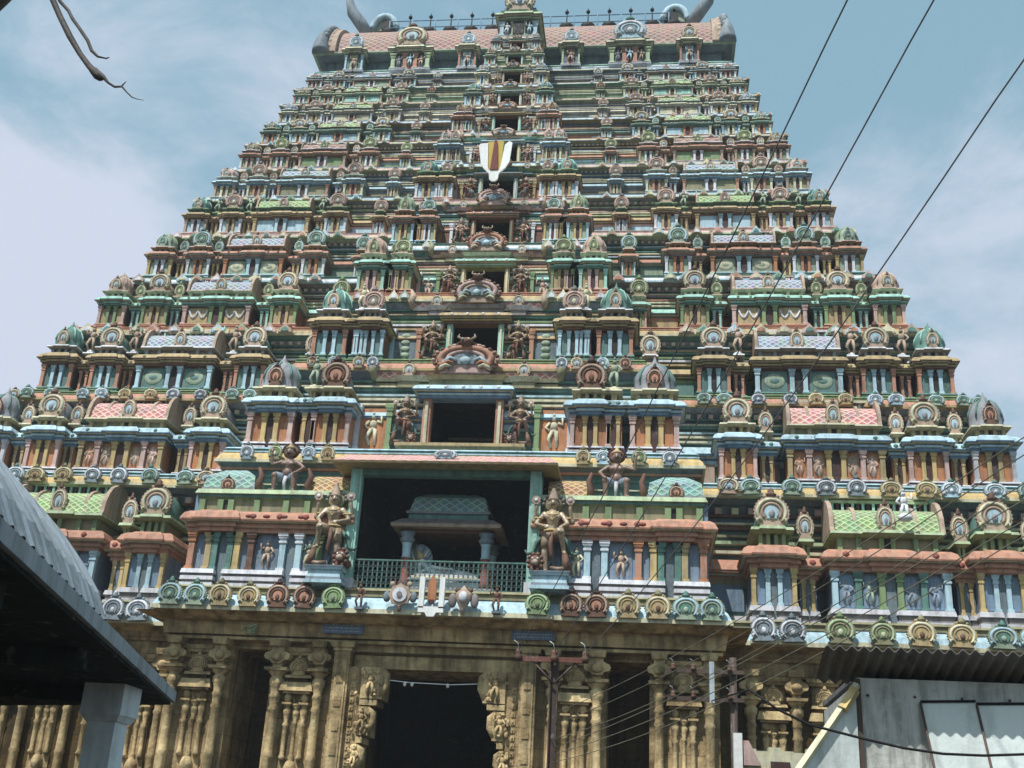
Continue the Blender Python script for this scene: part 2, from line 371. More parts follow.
    if kind == 'corner':
        r = W * .40; ry = min(r, max(D * .5, .2)); cy = ry * .95
        n = 16
        for i, (c, sc_) in enumerate(((rf[0], 1.0),)):
            mb.lathe(0, cy, z0, [(r * 1.12, 0), (r * 1.12, rh * .06), (r * .98, rh * .10), (r * 1.06, rh * .3), (r * .98, rh * .52), (r * .74, rh * .74), (r * .4, rh * .87), (r * .2, rh * .9), (r * .22, rh * .97), (r * .1, rh * 1.03), (.01, rh * 1.18)], c, n, sy=ry / r, a0=pi / n)
        for i in range(8):
            a = 2 * pi * i / 8
            mb.tube([(cos(a) * r * 1.07, cy + sin(a) * ry * 1.07, z0 + rh * .3), (cos(a) * r * 1.0, cy + sin(a) * ry, z0 + rh * .52), (cos(a) * r * .76, cy + sin(a) * ry * .76, z0 + rh * .74), (cos(a) * r * .4, cy + sin(a) * ry * .4, z0 + rh * .87)], r * .07, rf[1], 5)
        kudu(mb, 0, cy - ry * 1.02, z0 + rh * .02, W * .36, rh * .72, kc, n=14)
    elif kind == 'square':
        pts = [(cos(pi * i / 10) * W * .36, z0 + sin(pi * i / 10) * rh * .75) for i in range(11)]
        mb.prism(pts[::-1], .1 * h, D, rf[0], smooth=True)
        kudu(mb, 0, .12 * h, z0 - .02 * rh, W * .82, min(W * .95, rh * 1.32), kc)
    elif kind == 'wagon':
        ry = min(D * .48, rh * .9); cy = ry + ni * .6
        mb.prism_x(barrel_pts(cy, ry, rh * .72, z0), -hw * .9, hw * .9, rf[2], True)
        e = barrel_pts(cy, ry * 1.12, rh * .95, z0)
        for s in (-1, 1):
            mb.prism_x(e, s * hw * .94 - .06 * h, s * hw * .94 + .06 * h, kc[0])
            mb.prism_x(barrel_pts(cy, ry * .98, rh * .80, z0), s * hw * .52 - .05 * h, s * hw * .52 + .05 * h, kc[0]) if pal.get('ribs') else None
            mb.lathe(s * hw * .94, cy, z0 + rh * .95, [(.08 * h, 0), (.12 * h, .08 * h), (.03 * h, .18 * h), (.005, .3 * h)], rf[1], 7)
        kudu(mb, 0, cy - ry * .96, z0 - .02 * rh, W * .17, rh * .86, kc, n=16)
        n = int(W / (.16 * h)) 
        for i in range(n):
            x = -hw * .82 + hw * 1.64 * i / (n - 1)
            mb.box(x - .035 * h, x + .035 * h, cy - .035 * h, cy + .035 * h, z0 + rh * .7, z0 + rh * .92, 'maroon' if i % 2 else rf[1])
        mb.box(-hw * .86, hw * .86, cy - .07 * h, cy + .07 * h, z0 + rh * .92, z0 + rh * .99, pal['neck'][2])
    else:
        r = W * .42
        if rng.random() < .65 or kind == 'niche':
            kudu(mb, 0, W * .25, z0, W * 1.25 if kind == 'niche' else W * 1.05, rh * (.95 if kind == 'niche' else .7), kc, n=16)
        else:
            mb.lathe(0, r, z0, [(r * .95, 0), (r * .8, rh * .1), (r * .5, rh * .14)], nc[2], 8); figure_relief(mb, 0, r * .6, z0 + rh * .1, rh * .85, rng.choice(('cream', 'tan', 'palegreen', 'tan')), rng)
    return mb

# ------------------------------------------------------------------ the temple tower
CZ = [9.02, 15.10, 19.51, 23.42, 26.78, 29.81, 32.5, 34.82, 36.92, 38.68, 40.3, 41.7, 42.96]
CW = [25.4, 23.2, 21.47, 19.95, 18.47, 17.31, 16.34, 15.45, 14.67, 13.98, 13.46, 12.95, 12.44]
CY = [.85 * (26 - w) for w in CW]
PW = [10.15, 9.4, 7.4, 6.1, 5.05, 4.1, 3.42, 2.85, 2.35, 1.95, 1.62, 1.36, 1.12]
DY = [3.6, 3.6, 3.8, 3.5, 3.2, 3.1, 3.0, 3.0, 3.0, 3.0, 3.0, 3.0, 2.9]
XC = .28
YC = 15.5
KSETS = [('tan', 'cream', 'lblue', 'grey', 'brown'), ('tan', 'pink', 'mauve', 'cream', 'mauve'), ('palegreen', 'lblue', 'teal', 'palegreen', 'teal'), ('ochre', 'cream', 'ochre', 'brown', 'olive'),
         ('steelgrey', 'white', 'steelgrey', 'white', 'slate'), ('brown', 'tan', 'salmon', 'brown', 'maroon'), ('olive', 'lgreen', 'green', 'cream', 'green'), ('lblue', 'white', 'steelgrey', 'white', 'teal')]
def KC(*idx): return lambda rng: KSETS[rng.choice(idx)]
def pal(ledge, lip, line, mould, plinth, panel, panel2, slit, pil, cor, neck, roof, kud, wall, fig=('tan',), relief=None, ribs=False):
    return dict(ledge=ledge, lip=lip, line=line, mould=mould, plinth=plinth, panel=panel, panel2=panel2, slit=slit, pil=pil, cor=cor, neck=neck, roof=roof, kudu=kud, wall=wall, fig=fig, relief=relief, ribs=ribs)
PAL = [
 pal('lblue', 'cream', 'olive', 'olive', ('lilac', 'mauve'), 'bluegrey', 'panelblue', 'slate', ['lblue', 'yellow', 'brown', 'green', 'teal'], ('salmon', 'salmon', 'red'), ('green', 'olive', 'lgreen'), ('teal', 'mint', 'roof_green'), KC(0, 0, 4), ('dteal', 'slate', 'brown'), ('bluegrey', 'steelgrey', 'tan', 'palegreen'), 'figure', True),
 pal('yellow', 'cream', 'lblue', 'teal', ('lilac', 'brown'), 'orange', 'orange', 'maroon', ['lilac', 'yellow', 'pink', 'ochre'], ('blue', 'lblue', 'teal'), ('ochre', 'olive', 'cream'), ('grey', 'teal', 'roof_rose'), KC(0, 0, 5), ('dteal', 'slate', 'teal'), ('tan', 'pink', 'tan'), 'figure', True),
 pal('salmon', 'ochre', 'green', 'olive', ('teal', 'olive'), 'brown', 'dteal', 'dark', ['lblue', 'salmon', 'yellow', 'lblue'], ('brown', 'ochre', 'olive'), ('grey', 'mauve', 'white'), ('teal', 'mint', 'roof_grey'), KC(0, 0, 1), ('dteal', 'grey', 'teal'), ('palegreen',), 'oval'),
 pal('ochre', 'cream', 'salmon', 'salmon', ('salmon', 'brown'), 'brown', 'ochre', 'maroon', ['pink', 'mint', 'ochre', 'green'], ('teal', 'mint', 'green'), ('cream', 'olive', 'tan'), ('tan', 'pink', 'roof_grey'), KC(0, 1, 6), ('dteal', 'teal', 'mauve'), ('white',), 'swag'),
 pal('white', 'lblue', 'teal', 'teal', ('lblue', 'teal'), 'brown', 'palegreen', 'maroon', ['orange', 'white', 'yellow', 'lblue'], ('mauve', 'salmon', 'red'), ('olive', 'brown', 'pink'), ('palegreen', 'green', 'roof_grey'), KC(0, 6, 2), ('dteal', 'mauve', 'teal'), ('cream',), 'oval'),
 pal('pink', 'lgreen', 'pink', 'mauve', ('pink', 'mauve'), 'brown', 'lblue', 'dark', ['lblue', 'orange', 'white', 'ochre'], ('brown', 'ochre', 'salmon'), ('teal', 'dteal', 'green'), ('teal', 'mint', 'roof_green'), KC(0, 6, 1), ('dteal', 'palegreen', 'mauve'), ('lblue',), None),
 pal('lblue', 'cream', 'grey', 'steelgrey', ('lblue', 'teal'), 'brown', 'olive', 'dark', ['yellow', 'lilac', 'lblue', 'orange'], ('blue', 'lblue', 'white'), ('tan', 'teal', 'mint'), ('pink', 'grey', 'roof_grey'), KC(0, 1), ('dteal', 'steelgrey', 'blue'), ('olive',), None),
 pal('pink', 'cream', 'lblue', 'tan', ('salmon', 'mauve'), 'brown', 'green', 'dark', ['orange', 'white', 'ochre', 'yellow'], ('brown', 'salmon', 'ochre'), ('grey', 'olive', 'white'), ('olive', 'tan', 'roof_pink'), KC(0, 6, 5), ('dgreen', 'olive', 'brown'), ('olive',), None),
 pal('cream', 'grey', 'salmon', 'grey', ('lilac', 'grey'), 'mauve', 'lblue', 'dark', ['white', 'pink', 'orange', 'lblue'], ('dteal', 'teal', 'lblue'), ('olive', 'olive', 'cream'), ('teal', 'lblue', 'roof_green'), KC(2, 1, 0), ('dteal', 'olive', 'slate'), ('lblue',), None),
 pal('lblue', 'white', 'grey', 'teal', ('white', 'grey'), 'mauve', 'cream', 'dark', ['lblue', 'white', 'pink', 'orange'], ('grey', 'cream', 'olive'), ('teal', 'olive', 'white'), ('grey', 'lblue', 'roof_green'), KC(0, 1, 7), ('dgreen', 'olive', 'grey'), ('olive',), None),
 pal('pink', 'cream', 'lgreen', 'grey', ('grey', 'mauve'), 'mauve', 'mint', 'dark', ['pink', 'white', 'lblue', 'tan'], ('dteal', 'palegreen', 'tan'), ('olive', 'dgreen', 'lgreen'), ('tan', 'grey', 'roof_green'), KC(0, 1, 5), ('dgreen', 'palegreen', 'mauve'), ('olive',), None),
 pal('cream', 'lblue', 'grey', 'teal', ('palegreen', 'mauve'), 'mauve', 'palegreen', 'dark', ['tan', 'pink', 'white', 'lblue'], ('brown', 'grey', 'cream'), ('teal', 'dgreen', 'lblue'), ('grey', 'tan', 'roof_grey'), KC(0, 6, 1), ('dgreen', 'teal', 'mauve'), ('olive',), None),
]
for k in range(12):
    PAL[k]['bandpanel'] = k >= 3
    if k >= 5:
        PAL[k]['pil'] = [('orange', 'cream', 'lblue', 'tan'), ('lblue', 'ochre', 'white', 'tan'), ('tan', 'white', 'salmon', 'cream'), ('white', 'tan', 'lblue', 'pink')][k % 4]
        PAL[k]['pil'] = list(PAL[k]['pil']); PAL[k]['panel'] = 'tan' if k % 2 else 'palegreen'; PAL[k]['slit'] = 'maroon'
tower = empty('temple_tower', (0, YC, 0))
tag(tower, 'towering painted temple gateway of many storeys on a brown stone base', 'temple tower')
class Shift:  # children use world coordinates; the tower's empty stands at its base
    pass
def child(o, parent): 
    o.parent = parent; o.matrix_parent_inverse = Matrix.Translation((0, -YC, 0)) if parent is tower else Matrix.Identity(4)
    return o
def tput(me, name, loc=(0, 0, 0), parent=None, scale=None):
    o = put(me, name, None, loc, 0, scale); return child(o, parent or tower)

def ledge_specs(z, h, p):
    return [(z - .035 * h, z, -.10 * h, -.02 * h, 'stone_plain' if z < 10 else p['wall'][1]), (z, z + .026 * h, 0, 0, p['lip']), (z + .026 * h, z + .065 * h, -.008 * h, -.025 * h, p['ledge']), (z + .065 * h, z + .105 * h, -.025 * h, -.06 * h, p['ledge']),
            (z + .105 * h, z + .118 * h, -.05 * h, -.05 * h, p['line']), (z + .118 * h, z + .142 * h, -.075 * h, -.07 * h, p['mould']), (z + .142 * h, z + .16 * h, -.055 * h, -.08 * h, p['line'])]
def wall_specs(z, h, ins, p, fz):
    fb, fp, fc, fk, fn, fr_ = fz; W = p['wall']; o = .07 * h
    Z = lambda f: z + f * h
    hc = (fk - fc)
    out = [(Z(fb), Z(fb) + .3 * (Z(fp) - Z(fb)), -ins + .05 * h, -ins + .05 * h, p['plinth'][0]), (Z(fb) + .3 * (Z(fp) - Z(fb)), Z(fb) + .6 * (Z(fp) - Z(fb)), -ins + .015 * h, -ins + .015 * h, p['plinth'][1]), (Z(fb) + .6 * (Z(fp) - Z(fb)), Z(fp), -ins + .045 * h, -ins + .02 * h, p['plinth'][0]),
        (Z(fp), Z(fp + .03), -ins, -ins, W[0]), (Z(fp + .03), Z(fc - .05), -ins - .012 * h, -ins - .012 * h, p['panel2'] if p.get('bandpanel') else W[0]), (Z(fc - .05), Z(fc), -ins + .005 * h, -ins + .02 * h, p['line']),
        (Z(fc), Z(fc + .2 * hc), -ins + .2 * o, -ins + .2 * o, p['cor'][0]), (Z(fc + .2 * hc), Z(fc + .3 * hc), -ins + .55 * o, -ins + .55 * o, 'cream'), (Z(fc + .3 * hc), Z(fc + .42 * hc), -ins + o * .9, -ins + o * .95, p['cor'][0]),
        (Z(fc + .42 * hc), Z(fc + .72 * hc), -ins + o, -ins + o * .7, p['cor'][1]), (Z(fc + .72 * hc), Z(fk), -ins + o * .7, -ins + o * .2, p['cor'][1])]
    k = fk; seq = [(.035, -.01, W[0]), (.02, .035, p['lip']), (.024, -.01, p['cor'][1]), (fn - fk - .099, -.012, W[0]), (.022, .045, 'cream' if z > 23 else p['neck'][2]), (.028, .0, W[1]), (.016, .03, p['line']), (.036, -.005, W[0]), (.03, .025, W[2]), (.014, .04, p['lip']), (.04, .0, W[1]), (.02, .03, W[2])]
    for dz, of, mt in seq:
        out.append((Z(k), Z(k + dz), -ins + of * h, -ins + of * h, mt)); k += dz
    out.append((Z(k), z + h, -ins + .01 * h, -ins + .05 * h, W[1]))
    return out
FZ0 = (.155, .255, .485, .62, .735, 1.0); FZ = (.16, .215, .495, .635, .735, 1.06)
SLOTS = [('niche', .355, .036), ('square', .482, .066), ('link', .533, .026), ('wagon', .648, .168), ('link', .757, .026), ('square', .802, .062), ('link', .856, .026), ('corner', .922, .066)]
LAB = {'square': 'square_pavilion', 'wagon': 'wagon_roof_pavilion', 'corner': 'corner_pavilion', 'link': 'link_shrine', 'niche': 'niche_shrine'}
stuff_kudu = MB()
STOREYS = []
for i in range(12):
    z, h = CZ[i], CZ[i + 1] - CZ[i]; p = PAL[i]; fz = FZ0 if i == 0 else FZ
    rng = random.Random(100 + i)
    w, yf = CW[i], CY[i]; w1, yf1 = CW[i + 1], CY[i + 1]
    hw_, yb = w, 2 * YC - yf
    mb = MB()
    # ledge slab (deep mouldings), stepping forward under the wagon roofed pavilions
    mb.layers(-w, w, yf, yb, ledge_specs(z, h, p), b=1)
    ins = max(.10 * h, .12) + .04 * h
    for s in (-1, 1):
        for kind, f0, fw in SLOTS:
            if kind in ('wagon', 'square', 'corner'):
                a, b_ = s * f0 * w - fw * w * .58, s * f0 * w + fw * w * .58
                mb.layers(a, b_, yf - .05 * h, yf + .3, [(q0 + .003 * h, q1 + .003 * h, o0, o1, m_) for q0, q1, o0, o1, m_ in ledge_specs(z, h, p)[1:]])
    # wall behind the pavilions
    x1 = w1 - ins; y1 = yf1 + ins
    mb.layers(-w1, w1, yf1, 2 * YC - yf1, wall_specs(z, h, ins, p, fz), b=1)
    # small blocks under the next ledge, little panels on the bare wall
    n = int(2 * w1 / (.11 * h)); 
    if i < 8:
        for k in range(n):
            xx = -w1 + ins + (2 * (w1 - ins)) * (k + .5) / n
            mb.box(xx - .022 * h, xx + .022 * h, y1 - .06 * h, y1, z + .915 * h, z + .955 * h, 'pink' if k % 3 else 'cream')
    for s in (-1, 1):
        for fa, fb_ in ((.385, .445), (.30, .335), (.515, .56), (.735, .78)):
            mb.box(min(s * fa, s * fb_) * w, max(s * fa, s * fb_) * w, y1 - .012 * h, y1 + .02, z + (fz[1] + .03) * h, z + (fz[2] - .03) * h, p['panel2'] if i != 1 else 'tan')
    st = tput(mb.mesh('storey'), 'storey'); STOREYS.append(st)
    # pavilions along both wings
    D = yf1 + ins - yf - .06 * h
    zz = tuple(f * h for f in fz)
    made = {}
    for s in (-1, 1):
        for kind, f0, fw in SLOTS:
            W_ = fw * w * (1.0 if kind != 'corner' else 1.05)
            d = {'link': .80, 'niche': .75}.get(kind, 1.0) * D
            if kind == 'wagon': d = D * 1.04
            zq = zz
            if kind in ('link', 'niche'):
                q = list(zz); dn = .045 * h
                zq = (q[0] + .002, q[1] - .01 * h, q[2] - dn, q[3] - dn, q[4] - dn, q[5])
            key = kind
            if key not in made:
                made[key] = pavilion(kind, W_, d, zq, p, rng, npanel=2 if kind == 'wagon' and i < 2 else 1, relief=p['relief'] if kind == 'wagon' else None).mesh(LAB[kind])
            fx = f0 * w
            yy = yf + .09 * h + (D - d if kind in ('link', 'niche') else 0)
            if kind == 'corner': fx = w - W_ / 2 - .055 * w
            tput(made[key], LAB[kind], (s * fx, yy, z), st, (rng.uniform(.98, 1.02), 1, rng.uniform(.985, 1.012)))
    # horseshoe ornaments standing on the ledge
    ks = []
    kw = .168 * h if i == 0 else .20 * h if i < 2 else .175 * h if i < 4 else .12 * h
    for s in (-1, 1):
        for f0 in (.33, .462, .50, .567, .625, .675, .73, .785, .825, .897, .948):
            ks.append((s * f0 * w, yf - (.05 * h if f0 > .45 else 0), kw, True))
    for s in (-1, 1): ks.append((s * (w - kw * .6), yf, kw, True))
    for j, (kx, ky, kwid, _) in enumerate(ks):
        idx = [KSETS[k] for k in ((4, 4, 4, 6, 6, 3, 3, 2, 2, 7, 7, 4) if i == 0 else (2, 5, 0, 2, 2, 4, 4, 3, 3, 7, 7, 2))]
        colr = idx[(j % 11 + i) % 12]
        kh = (.18 if i == 0 else .185 if i < 2 else .16 if i < 4 else .11) * h
        if i < 3:
            m = MB(); kudu(m, 0, 0, 0, kwid, kh, colr, finial=True)
            o = tput(m.mesh('horseshoe_ornament'), 'horseshoe_ornament', (kx + rng.uniform(-.04, .04), ky - .015 * h, z + .01 * h), st, (rng.uniform(.92, 1.08), 1, rng.uniform(.92, 1.06))); o.rotation_euler[1] = rng.uniform(-.06, .06)
        else: ogee(stuff_kudu, kx, ky - .01 * h, z + .015 * h, .20 * h if i < 5 else .17 * h, .12 * h, ('pink', 'palegreen', 'lblue', 'cream', 'tan')[(j + i) % 5], ('cream', 'teal', 'white', 'salmon')[j % 4])

# ------------------------------------------------------------------ the projecting middle bay, storey by storey
def room(mb, x0, x1, y0, y1, z0, z1, mat, t=.12):
    """open-fronted recess"""
    mb.box(x0 - t, x0, y0, y1, z0, z1, mat); mb.box(x1, x1 + t, y0, y1, z0, z1, mat)
    mb.box(x0 - t, x1 + t, y1, y1 + t, z0, z1, mat); mb.box(x0, x1, y0, y1, z1, z1 + t, mat); mb.box(x0, x1, y0, y1, z0 - t, z0, mat)
DOORW = [None, 1.3, .98, .88, .80, .76, .72, .60, .50, .43, .36, .30]
JAMB = [None, 'salmon', 'mint', 'ochre', 'orange', 'lblue', 'ochre', 'mint', 'white', 'tan', 'lblue', 'tan']
LINT = [None, ('blue', 'lblue'), ('brown', 'ochre'), ('green', 'mint'), ('brown', 'salmon'), ('dteal', 'steelgrey'), ('blue', 'lblue'), ('brown', 'ochre'), ('teal', 'lblue'), ('dgreen', 'lgreen'), ('dteal', 'palegreen'), ('brown', 'cream')]
BAYROOF = [None, 'roof_rose', 'roof_rose', 'roof_pink', 'roof_grey', 'roof_pink', 'roof_green', 'roof_grey', 'roof_rose', 'roof_green', 'roof_pink', 'roof_grey']
SPOTS = []   # guardian positions
for i in range(1, 12):
    z, h = CZ[i], CZ[i + 1] - CZ[i]; p = PAL[i]; rng = random.Random(300 + i)
    yf = CY[i] - DY[i]; yf1 = CY[i + 1] - DY[i + 1]; w = PW[i]; w1 = PW[i + 1]
    dw = DOORW[i]; ins = .08 * h; st = STOREYS[i]
    yback = CY[i + 1] + .3
    mb = MB()
    x0, x1 = XC - w, XC + w
    mb.layers(x0, x1, yf, yback, ledge_specs(z, h, p))
    wf = yf1 + ins                      # wall face of the bay
    a0, a1 = XC - w1, XC + w1
    zb, zd0, zd1 = z + .16 * h, z + .265 * h, z + (.71 if i < 5 else .74) * h
    specs = wall_specs(z, h, ins, p, FZ)
    jw = dw * .24
    mb.layers(a0, XC - dw - .02, yf1, yback, specs, r=0); mb.layers(XC + dw + .02, a1, yf1, yback, specs, l=0)
    mb.box(XC - dw - .02, XC + dw + .02, wf, yback, zb, zd0 - .12, p['mould'])
    mb.box(XC - dw - .02, XC + dw + .02, wf + .02, yback, zd1 + .12, z + h, p['wall'][0])
    room(mb, XC - dw, XC + dw, wf + .01, yback + .4, zd0, zd1, 'room_shade', .02)
    # jambs, lintel, neck and barrel roof of the middle
    pf = wf - .10 * h
    for s in (-1, 1):
        xa, xb = sorted((XC + s * dw, XC + s * (dw + jw)))
        mb.box(xa, xb, pf, wf + .2, zd0 - .02 * h, zd1 + .005 * h, JAMB[i])
        mb.box(xa + jw * .3, xb - jw * .3, pf - .015 * h, pf, zd0 + .02 * h, zd1 - .03 * h, 'cream')
    cornice(mb, XC - dw - jw * 1.5, XC + dw + jw * 1.5, pf - .02 * h, wf + .2, zd1 + .002, z + .835 * h, .06 * h, LINT[i][0], LINT[i][1], 'white' if i < 5 else None)
    bwid = min(w1 * .98, dw * 2.9)
    mb.box(XC - dw * 1.15, XC + dw * 1.15, pf + .02 * h, wf + .2, z + .835 * h, z + .905 * h, p['neck'][1])
    mb.layers(XC - bwid * .96, XC + bwid * .96, wf - .02 * h, wf + .2, [(z + .86 * h, z + .885 * h, 0, .02 * h, p['neck'][1]), (z + .905 * h, z + .935 * h, .02 * h, .04 * h, p['neck'][2])])
    mb.layers(XC - dw * 1.15, XC + dw * 1.15, pf, wf + .2, [(z + .905 * h, z + .94 * h, .0, .03 * h, p['neck'][0])])
    mb.prism_x([(wf - .045 * h, z + .937 * h), (wf - .05 * h, z + .99 * h), (wf - .02 * h, z + 1.06 * h), (wf + .05 * h, z + 1.11 * h), (wf + .2 * h, z + 1.12 * h), (wf + .2 * h, z + .937 * h)], XC - bwid, XC + bwid, BAYROOF[i])
    for s in (-1, 1):
        mb.layers(XC + s * bwid * .62 - bwid * .13, XC + s * bwid * .62 + bwid * .13, wf - .07 * h, wf + .1, [(z + .84 * h, z + .90 * h, -.01 * h, -.01 * h, p['neck'][1]), (z + .90 * h, z + .942 * h, 0, .03 * h, p['neck'][2])])
        mb.tube([(XC + s * bwid, wf - .03 * h, z + .93 * h), (XC + s * bwid * 1.02, wf - .09 * h, z + 1.0 * h), (XC + s * bwid * 1.0, wf - .03 * h, z + 1.08 * h), (XC + s * bwid * 1.04, wf - .05 * h, z + 1.16 * h)], [.035 * h, .045 * h, .04 * h, .01 * h], 'olive' if i % 2 else 'tan', 7)
        kudu(mb, XC + s * bwid * .62, wf - .08 * h, z + .94 * h, .13 * h, .16 * h, KSETS[0], n=10)
    mb.layers(XC - dw - jw * 3.6, XC + dw + jw * 3.6, wf - .16 * h, wf + .05, [(z + .205 * h, z + .235 * h, 0, 0, 'olive'), (z + .235 * h, z + .262 * h, .03 * h, .03 * h, 'ochre')])
    # side panels with painted figures or scrolls beside the guardians
    xg = dw + jw + .155 * h; px0 = xg + .15 * h; px1 = min(px0 + .30 * h, w1 * .60 if i < 6 else w1 * .7)
    if px1 - px0 > .12:
        for s in (-1, 1):
            xa, xb = sorted((XC + s * px0, XC + s * px1))
            mb.box(xa, xb, wf - .05 * h, wf + .1, z + .24 * h, z + .63 * h, ('orange', 'slate', 'dteal', 'brown')[i % 4 - 1] if i < 6 else p['panel2'])
            if i in (1, 3): figure_relief(mb, (xa + xb) / 2, wf - .045 * h, z + .27 * h, .31 * h, 'cream' if i == 1 else 'tan', rng)
            elif i == 2:
                for k in range(5): mb.ball(((xa + xb) / 2, wf - .05 * h, z + (.285 + .075 * k) * h), (.055 * h, .02 * h, .035 * h), 'palegreen', 8, 5)
            pilaster(mb, XC + s * px1, wf - .09 * h, .055 * h, z + .22 * h, z + .655 * h, 'lilac' if i == 1 else ('lblue' if i == 2 else p['pil'][0]), 'white')
            pilaster(mb, XC + s * px0, wf - .09 * h, .045 * h, z + .22 * h, z + .655 * h, 'green' if i in (1, 3) else p['pil'][1], None)
    bay = tput(mb.mesh('middle_bay'), 'middle_bay', (0, 0, 0), st)
    SPOTS.append((i, XC - xg, XC + xg, wf - .08 * h, z + .265 * h, .50 * h))
    # big horseshoe arch above the lintel
    m = MB(); kw_, kh_ = dw * (2.1 if i < 5 else 1.7), (.35 if i < 5 else .24) * h; ca = ('tan', 'pink', 'tan')[i % 3]
    kudu(m, 0, 0, 0, kw_, kh_, (ca, 'salmon' if i % 2 else 'pink', 'steelgrey', 'lblue', 'brown'), t=.045 * h, n=30)
    for s in (-1, 1):
        for k, cc in enumerate(('lblue', ('salmon', 'orange', 'palegreen')[i % 3], 'cream')):
            m.tube([(s * kw_ * (.13 + .035 * k), -.07 * h, kh_ * (.34 - .09 * k)), (s * kw_ * (.22 + .03 * k), -.08 * h, kh_ * (.40 - .10 * k)), (s * kw_ * (.31 + .02 * k), -.075 * h, kh_ * (.30 - .08 * k)), (s * kw_ * (.34 + .02 * k), -.07 * h, kh_ * (.14 - .04 * k))], [kw_ * .018, kw_ * .03, kw_ * .03, kw_ * .012], cc, 6)
    for k in range(15):
        a = radians(-20) + radians(220) * k / 14; m.ball((cos(a) * kw_ * .48, -.05 * h, kh_ * .40 + sin(a) * kh_ * .40), (kw_ * .035, .02 * h, kh_ * .05), 'tan' if k % 2 else 'brown', 6, 4)
    m.ball((0, -.08 * h, kh_ * .84), (kw_ * .09, .05 * h, kh_ * .13), 'brown', 8, 6)
    for s in (-1, 1): m.ball((s * kw_ * .045, -.125 * h, kh_ * .88), (kw_ * .022, .012 * h, kh_ * .035), 'cream', 6, 4); m.tube([(s * kw_ * .06, -.06 * h, kh_ * .93), (s * kw_ * .13, -.06 * h, kh_ * 1.02), (s * kw_ * .11, -.06 * h, kh_ * 1.1)], [kw_ * .025, kw_ * .02, kw_ * .005], 'tan', 6)
    tput(m.mesh('horseshoe_arch'), 'horseshoe_arch', (XC, wf - .11 * h, z + .94 * h), st)
    # pavilions that flank the middle
    zz = tuple(f * h for f in FZ)
    Dp = max(yf1 + ins - yf - .05 * h, .3)
    slots = [('square', .50, .165), ('link', .635, .075), ('corner', .80, .20)] if i < 5 else [('square', .56, .17), ('corner', .82, .27)] if i < 8 else [('corner', .80, .36)]
    for kind, f0, fw in slots:
        if kind == 'square' and f0 * w - fw * w / 2 < px1 + .02: f0 = (px1 + .03 + fw * w / 2) / w
        me = pavilion(kind, fw * w, Dp, zz, p, rng).mesh(LAB[kind])
        for s in (-1, 1): tput(me, LAB[kind], (XC + s * f0 * w, yf + .09 * h, z + .004), st)
    for s in (-1, 1):
        for f0 in ((.52, .60, .74, .86) if i < 4 else (.55, .8)):
            col = KSETS[(int(f0 * 50) + i) % 8]
            if i < 3:
                m = MB(); kudu(m, 0, 0, 0, .135 * h, .165 * h, col); tput(m.mesh('horseshoe_ornament'), 'horseshoe_ornament', (XC + s * f0 * w, yf - .02 * h, z + .01 * h), st)
            else: ogee(stuff_kudu, XC + s * f0 * w, yf - (.02 + .004 * int(f0 * 50 % 7)) * h, z + .015 * h, min(.15 * h, .072 * w), .12 * h, ('pink', 'palegreen', 'lblue', 'cream')[(i + int(f0 * 20)) % 4], 'white')
o = tput(stuff_kudu.mesh('horseshoe_ornament'), 'horseshoe_ornament'); o['kind'] = 'stuff'

